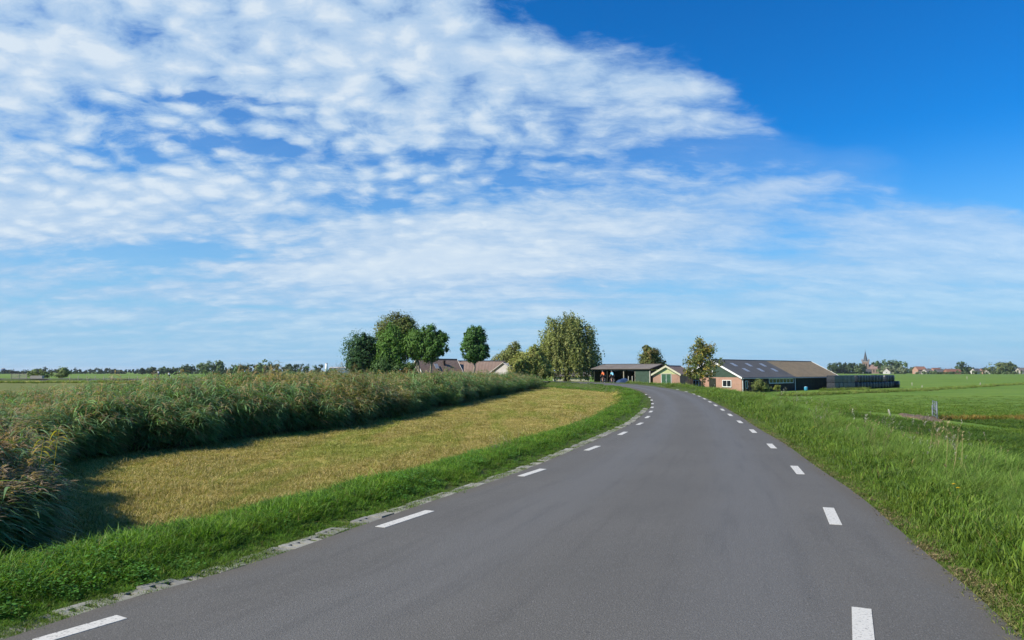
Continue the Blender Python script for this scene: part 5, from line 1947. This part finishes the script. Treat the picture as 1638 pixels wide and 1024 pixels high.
def reed_shoot(x, y, hgt, seed, label, col=(.22, .28, .06), nl=5, f0=.3, ln=None, upr=(.7, 1.4)):
    g = np.random.default_rng(seed)
    acc = Acc()
    t = np.linspace(0, 1, 5)
    P = np.column_stack([.06 * t ** 2 * g.normal(), .05 * t ** 2 * g.normal(), -.04 + hgt * t])
    P = np.column_stack([.06 * t ** 2, .03 * t ** 2, -.04 + hgt * .9 * t])
    acc.add(*strip(P, np.linspace(.012, .005, 5), np.array([1., 0, 0]), np.tile(np.array(col), (5, 1))))
    acc.add(*strip(P, np.linspace(.012, .005, 5), np.array([0, 1., 0]), np.tile(np.array(col), (5, 1))))
    for i in range(nl):
        f = f0 + (.98 - f0) * i / max(1, nl - 1)
        la = g.uniform(-.5, .5) + (math.pi if i % 2 else 0)
        Ln = ln * g.uniform(.7, 1.2) if ln else hgt * g.uniform(.35, .6)
        tt = np.linspace(0, 1, 6)
        up = g.uniform(*upr)
        p0 = np.array([np.interp(f, t, P[:, 0]), np.interp(f, t, P[:, 1]), np.interp(f, t, P[:, 2])])
        LP = np.column_stack([p0[0] + math.cos(la) * Ln * .55 * tt, p0[1] + math.sin(la) * Ln * .55 * tt, p0[2] + Ln * (up * tt - .55 * tt ** 2.2)])
        sd = np.array([-math.sin(la) + .5, math.cos(la), .3])
        acc.add(*strip(LP, .022 * np.array([.5, 1, 1, .8, .5, .05]), sd / np.linalg.norm(sd), np.tile(np.array(col) * g.uniform(.8, 1.25), (6, 1))))
    me = acc.mesh('reed_shoot', m_shoot)
    o = link('reed_shoot', me, None, (x, y, zat(x, y)))
    return tag(o, label, 'plant', 'pale reed shoots along the left verge')


for px, py, hgt, lb in ((60, 885, .34, 'tallest pale reed shoot rising above the left verge before the dark reeds'), (33, 890, .30, 'pale reed shoot at the far left end of the verge'),
                        (97, 868, .22, 'thin pale reed shoot right of the tallest one on the verge'), (104, 866, .2, 'small leaning reed shoot beside the thin one on the verge'),
                        (197, 848, .26, 'pale reed shoot standing alone at the corner of the reed shadow')):
    x, y = gp(px, py, -.15)
    reed_shoot(x, y, hgt, px, lb)
for px, py, Yd, lb in ((85, 668, 9.2, 'yellow reed stem sticking out of the brown plumes at left'), (60, 682, 8.8, 'yellow-orange reed leaves low among the brown plumes at left')):
    X, Y_, Zt = at(px, py, Yd)
    o = reed_shoot(X, Y_, Zt - zat(X, Y_) + .05, px + 3, lb, (.45, .38, .05), 6, .88, .30, (.1, .5))

# yellow flowers in the right bank
m_yel = simple('yellow_petal', (.75, .52, .02), .6, .1)
m_stem = simple('flower_stem', (.08, .15, .03), .6, .1)


def flower(px, py, zt, label, Yd):
    X, Y_, Zt = at(px, py, Yd)
    z0 = zat(X, Y_)
    root = tag(empty('yellow_flower', (X, Y_, z0)), label, 'flower', 'yellow flowers on the right bank')
    hgt = max(.2, Zt - z0)
    MB().tube([(0, 0, -.05), (.01, 0, hgt * .5), (0, 0, hgt)], .005, 5).build('stem', m_stem, root)
    mb = MB()
    for i in range(14):
        a = 2 * math.pi * i / 14
        for l_, e in ((.028, .3), (.02, .9)):
            d = Vector((math.cos(a + e), math.sin(a + e), e)).normalized()
            s = Vector((-math.sin(a + e), math.cos(a + e), 0))
            b = Vector((0, 0, hgt))
            mb.poly([b, b + d * l_ * .6 + s * .006, b + d * l_, b + d * l_ * .6 - s * .006])
    mb.build('petals', m_yel, root)


flower(1527, 812, 0, 'yellow flower in the tall grass at lower right', 9.2)
flower(1534, 820, 0, 'second smaller yellow flower just right of the lower right one', 8.9)
flower(1302, 702, 0, 'yellow flower in the bank grass beside the far dashes', 18.5)

# ------------------------------------------------------------------ cyclists
M_SKIN = simple('skin', (.42, .25, .18), .6, .06)
M_RUBBER = simple('rubber', (.02, .02, .02), .8, .1)
M_BFRAME = simple('bike_frame', (.05, .05, .06), .35, .1, 5, .5)
M_HELM = simple('helmet_shell', (.08, .08, .085), .4, .1)
M_HAIR = simple('dark_hair', (.05, .035, .025), .7, .2)


def skin_mesh(name, joints, edges, root, m, sub=1):
    me = bpy.data.meshes.new(name)
    names = list(joints)
    me.from_pydata([joints[n][0] for n in names], [(names.index(a), names.index(b)) for a, b in edges], [])
    o = bpy.data.objects.new(name, me)
    COL.objects.link(o)
    md = o.modifiers.new('s', 'SKIN')
    ms = me.skin_vertices[0].data if me.skin_vertices else None
    if ms is None:
        bm = bmesh.new(); bm.from_mesh(me); bm.verts.layers.skin.verify(); bm.to_mesh(me); bm.free()
        ms = me.skin_vertices[0].data
    for i, n in enumerate(names):
        r = joints[n][1]
        ms[i].radius = r if hasattr(r, '__len__') else (r, r)
        ms[i].use_root = n == root
    sb = o.modifiers.new('u', 'SUBSURF'); sb.levels = sub; sb.render_levels = sub
    dg = bpy.context.evaluated_depsgraph_get()
    out = bpy.data.meshes.new_from_object(o.evaluated_get(dg))
    bpy.data.objects.remove(o)
    out.materials.clear(); out.materials.append(m)
    out.polygons.foreach_set('use_smooth', np.full(len(out.polygons), True))
    out.name = name
    return out


def torus(mb, c, R, r, n=28, k=6):
    b = len(mb.v)
    for i in range(n):
        a = 2 * math.pi * i / n
        for j in range(k):
            t = 2 * math.pi * j / k
            rr_ = R + r * math.cos(t)
            mb.v.append((c[0] + r * math.sin(t), c[1] + rr_ * math.cos(a), c[2] + rr_ * math.sin(a)))
    for i in range(n):
        for j in range(k):
            mb.f.append((b + i * k + j, b + ((i + 1) % n) * k + j, b + ((i + 1) % n) * k + (j + 1) % k, b + i * k + (j + 1) % k))


def ellipsoid(mb, c, r, nu=14, nv=9, zmin=-1.0):
    b = len(mb.v)
    for i in range(nv + 1):
        s = zmin + (1 - zmin) * i / nv
        cz = math.asin(max(-1, min(1, s)))
        for j in range(nu):
            a = 2 * math.pi * j / nu
            mb.v.append((c[0] + r[0] * math.cos(cz) * math.cos(a), c[1] + r[1] * math.cos(cz) * math.sin(a), c[2] + r[2] * math.sin(cz)))
    for i in range(nv):
        for j in range(nu):
            mb.f.append((b + i * nu + j, b + i * nu + (j + 1) % nu, b + (i + 1) * nu + (j + 1) % nu, b + (i + 1) * nu + j))
    mb.f.append(tuple(b + j for j in reversed(range(nu))))


def bicycle(loc, rz, label, group):
    """rides along local +y"""
    root = tag(empty('bicycle', loc, rz), label, 'bicycle', group)
    R = .335
    for y in (-.51, .51):
        mb = MB(); torus(mb, (0, y, R), R - .014, .014); wh = mb.build('wheel', M_RUBBER, root, True)
        mb = MB(); torus(mb, (0, y, R), R - .035, .008, 28, 5); mb.build('rim', B_STEEL, wh, True)
        mb = MB()
        for i in range(14):
            a = 2 * math.pi * i / 14
            mb.tube([(0, y, R), (0, y + (R - .04) * math.cos(a), R + (R - .04) * math.sin(a))], .0015, 3)
        mb.tube([(-.05, y, R), (.05, y, R)], .018, 8)
        mb.build('spokes', B_STEEL, wh)
    bb, seat, head_t, head_b = (0, -.08, .27), (0, -.22, .78), (0, .33, .84), (0, .37, .70)
    mb = MB().tube([bb, seat], .017).tube([seat, head_t], .016).tube([bb, head_b], .019).tube([head_b, head_t], .02)
    for s in (-.05, .05):
        mb.tube([(0, -.08, .27), (s, -.51, R)], .010, 6).tube([(0, -.21, .74), (s, -.51, R)], .009, 6)
    for s in (-.045, .045):
        mb.tube([head_b, (s, .40, .62), (s, .51, R)], .012, 6)
    mb.build('frame', M_BFRAME, root, True)
    mb = MB().tube([(0, .33, .84), (0, .36, .92), (0, .42, .93)], .014)
    mb.tube([(-.21, .50, .80), (-.21, .54, .88), (-.21, .42, .93), (0, .42, .93), (.21, .42, .93), (.21, .54, .88), (.21, .50, .80)], .012)
    mb.build('handlebar', M_BFRAME, root, True)
    mb = MB().prism([(-.07, -.38), (.07, -.38), (.06, -.27), (.02, -.08), (-.02, -.08), (-.06, -.27)], 'z', .93, .965)
    mb.tube([(0, -.22, .78), (0, -.24, .93)], .013)
    mb.build('saddle', M_RUBBER, root)
    mb = MB().tube([(-.16, -.03, .13), (-.07, -.03, .13), (-.07, -.08, .27), (.07, -.08, .27), (.07, -.13, .41), (.16, -.13, .41)], .010, 6)
    torus(mb, (.05, -.08, .27), .09, .006, 20, 4)
    mb.build('crankset', B_STEEL, root, True)
    return root


def rider(loc, rz, top, shorts, label, group, upright=0.0, helmet=None):
    """person riding along local +y, hips on the saddle, hands on the bars, feet on the pedals"""
    root = tag(empty('person', loc, rz), label, 'person', group)
    u = upright
    hip = Vector((0, -.24, 1.03))
    sh = Vector((0, .10 - .18 * u, 1.40 + .10 * u))
    neck = sh + Vector((0, .05, .07)); head = sh + Vector((0, .13, .20))
    J = {'hip': (hip, .125), 'waist': (hip.lerp(sh, .42) + Vector((0, -.04, .02)), (.12, .10)), 'chest': (hip.lerp(sh, .8) + Vector((0, -.04, .02)), (.15, .11)), 'neck0': (sh + Vector((0, .01, .03)), .075),
         'neck': (neck, .052), 'skull': (head, (.080, .088)), 'crown': (head + Vector((0, .015, .085)), (.055, .065))}
    E = [('hip', 'waist'), ('waist', 'chest'), ('chest', 'neck0'), ('neck0', 'neck'), ('neck', 'skull'), ('skull', 'crown')]
    for s, kz, ky, fz_, fy in ((-1, .60, .12, .155, -.03), (1, .78, .16, .435, -.13)):
        c = 'L' if s < 0 else 'R'
        J['s' + c] = (sh + Vector((.17 * s, -.01, -.01)), .062)
        J['e' + c] = (sh.lerp(Vector((.21 * s, .44, .95)), .52) + Vector((.07 * s, -.02, -.07)), .044)
        J['w' + c] = (Vector((.21 * s, .40, .985)), .030)
        J['p' + c] = (Vector((.21 * s, .455, .965)), (.036, .024))
        J['h' + c] = (hip + Vector((.09 * s, .02, -.03)), .098)
        J['k' + c] = (Vector((.10 * s, ky, kz)), .062)
        J['c' + c] = (Vector((.105 * s, ky * .55 + fy * .45 - .05, kz * .62 + (fz_ + .1) * .38)), .058)
        J['a' + c] = (Vector((.11 * s, fy - .06, fz_ + .10)), .038)
        J['t' + c] = (Vector((.115 * s, fy + .12, fz_ + .03)), (.038, .028))
        E += [('neck0', 's' + c), ('s' + c, 'e' + c), ('e' + c, 'w' + c), ('w' + c, 'p' + c), ('hip', 'h' + c), ('h' + c, 'k' + c), ('k' + c, 'c' + c), ('c' + c, 'a' + c), ('a' + c, 't' + c)]
    body = skin_mesh('body', J, E, 'hip', M_SKIN, 2)
    # fingers curled round the grips, a thumb on the inside, joined into the body mesh
    bm = bmesh.new(); bm.from_mesh(body)
    V, F = [], []
    for s in (-1, 1):
        p = J['pL' if s < 0 else 'pR'][0]
        for i, L in enumerate((.045, .052, .049, .038)):
            y0 = p.x + s * (.027 - .018 * i)
            b0 = Vector((y0, p.y + .015, p.z + .004))
            tube(V, F, [b0, b0 + Vector((0, L * .55, .004)), b0 + Vector((0, L * .75, -.03)), b0 + Vector((0, L * .35, -.05))], [.010, .0095, .0085, .006], 6)
        b0 = Vector((p.x - s * .03, p.y - .01, p.z - .002))
        tube(V, F, [b0, b0 + Vector((-s * .015, .025, -.012)), b0 + Vector((-s * .008, .045, -.03))], [.011, .010, .007], 6)
    # nose and ears
    hd = Vector(head)
    tube(V, F, [hd + Vector((0, .075, .015)), hd + Vector((0, .112, -.012))], [.012, .016], 6)
    for s in (-1, 1):
        tube(V, F, [hd + Vector((s * .075, .0, .0)), hd + Vector((s * .098, -.012, .012))], [.024, .016], 7)
    me2 = new_mesh('x', V, F, None, True)
    bm.from_mesh(me2); bm.to_mesh(body); bm.free()
    link('body', body, root)
    # jersey, shorts and shoes: slightly larger shells over the same joints
    g = lambda n, k=1.0, e=.012: (J[n][0], tuple(x * k + e for x in (J[n][1] if hasattr(J[n][1], '__len__') else (J[n][1],) * 2)))
    JJ = {n: g(n) for n in ('waist', 'chest', 'neck0', 'sL', 'sR')}
    JJ['hem'] = (J['hip'][0].lerp(J['waist'][0], .25), (.145, .125))
    for c in 'LR':
        JJ['m' + c] = (J['s' + c][0].lerp(J['e' + c][0], .65), .066)
    link('jersey', skin_mesh('jersey', JJ, [('hem', 'waist'), ('waist', 'chest'), ('chest', 'neck0'), ('neck0', 'sL'), ('neck0', 'sR'), ('sL', 'mL'), ('sR', 'mR')], 'chest', top, 2), root)
    JS = {'hip': (J['hip'][0], .142), 'hL': g('hL'), 'hR': g('hR')}
    for c in 'LR':
        JS['m' + c] = (J['h' + c][0].lerp(J['k' + c][0], .68), .088)
    link('shorts', skin_mesh('shorts', JS, [('hip', 'hL'), ('hip', 'hR'), ('hL', 'mL'), ('hR', 'mR')], 'hip', shorts, 2), root)
    for c in 'LR':
        a, t = J['a' + c][0], J['t' + c][0]
        link('shoe', skin_mesh('shoe', {'a': (a + Vector((0, -.015, -.055)), .046), 'm': (a.lerp(t, .55) + Vector((0, 0, -.012)), (.048, .038)), 't': (t, (.044, .032))}, [('a', 'm'), ('m', 't')], 'm', M_RUBBER, 1), root)
    mb = MB()
    ellipsoid(mb, (head.x, head.y + .008, head.z + .045), (.098, .118, .105), zmin=-.15)
    mb.build('helmet' if helmet else 'hair', helmet or M_HAIR, root, True)
    return root


M_ORANGE = simple('orange_jersey', (.80, .17, .045), .7, .08, 8)
M_CYAN = simple('light_blue_jersey', (.22, .58, .72), .7, .08, 8)
M_WHITE_T = simple('white_shirt', (.72, .72, .72), .7, .08, 8)
M_BLKSH = simple('black_shorts', (.018, .018, .02), .7, .1, 8)
M_DENIM = simple('grey_trousers', (.12, .14, .18), .8, .1, 8)
for px, py, Yd, rz, top, sh_, lb, lb2 in ((965, 612, 103, 22, M_ORANGE, M_BLKSH, 'cyclist in an orange jersey riding away towards the open shed', 'bicycle under the rider in the orange jersey'),
                                           (979.5, 613, 99, 18, M_CYAN, M_BLKSH, 'cyclist in a light blue jersey riding away right of the orange one', 'bicycle under the rider in the light blue jersey')):
    X = at(px, 600, Yd)[0]
    bicycle((X, Yd, .0), math.radians(rz), lb2, 'bicycles on the lane')
    rider((X, Yd, .0), math.radians(rz), top, sh_, lb, 'cyclists on the lane', 0.15, M_HELM)
for px, Yd, top, sh_, lb, lb2 in ((253, 168, M_WHITE_T, M_DENIM, 'left of two distant cyclists crossing the far meadow, in a white top', 'bicycle of the left distant cyclist'),
                                  (270, 172, M_WHITE_T, M_BLKSH, 'right of two distant cyclists crossing the far meadow, in a white top', 'bicycle of the right distant cyclist')):
    X = at(px, 600, Yd)[0]
    z_ = zat(X, Yd)
    bicycle((X, Yd, z_), math.radians(55), lb2, 'bicycles in the far meadow')
    rider((X, Yd, z_), math.radians(55), top, sh_, lb, 'cyclists in the far meadow', .8, None)


# ------------------------------------------------------------------ the air
hz = MB().box((-6000, -200, -3.0), (6000, 9500, 36.0))
m_hz = bpy.data.materials.new('haze_air')
m_hz.use_nodes = True
m_hz.node_tree.nodes.clear()
N = NT(m_hz.node_tree)
pv = N.add('ShaderNodeVolumePrincipled')
pv.inputs['Color'].default_value = (.82, .90, 1.0, 1)
pv.inputs['Density'].default_value = HAZE
pv.inputs['Anisotropy'].default_value = 0.2
N.l.new(pv.outputs[0], N.add('ShaderNodeOutputMaterial').inputs['Volume'])
ho = hz.build('haze', m_hz)
tag(ho, 'thin bluish haze over the far fields', kind='stuff')
print('script done')
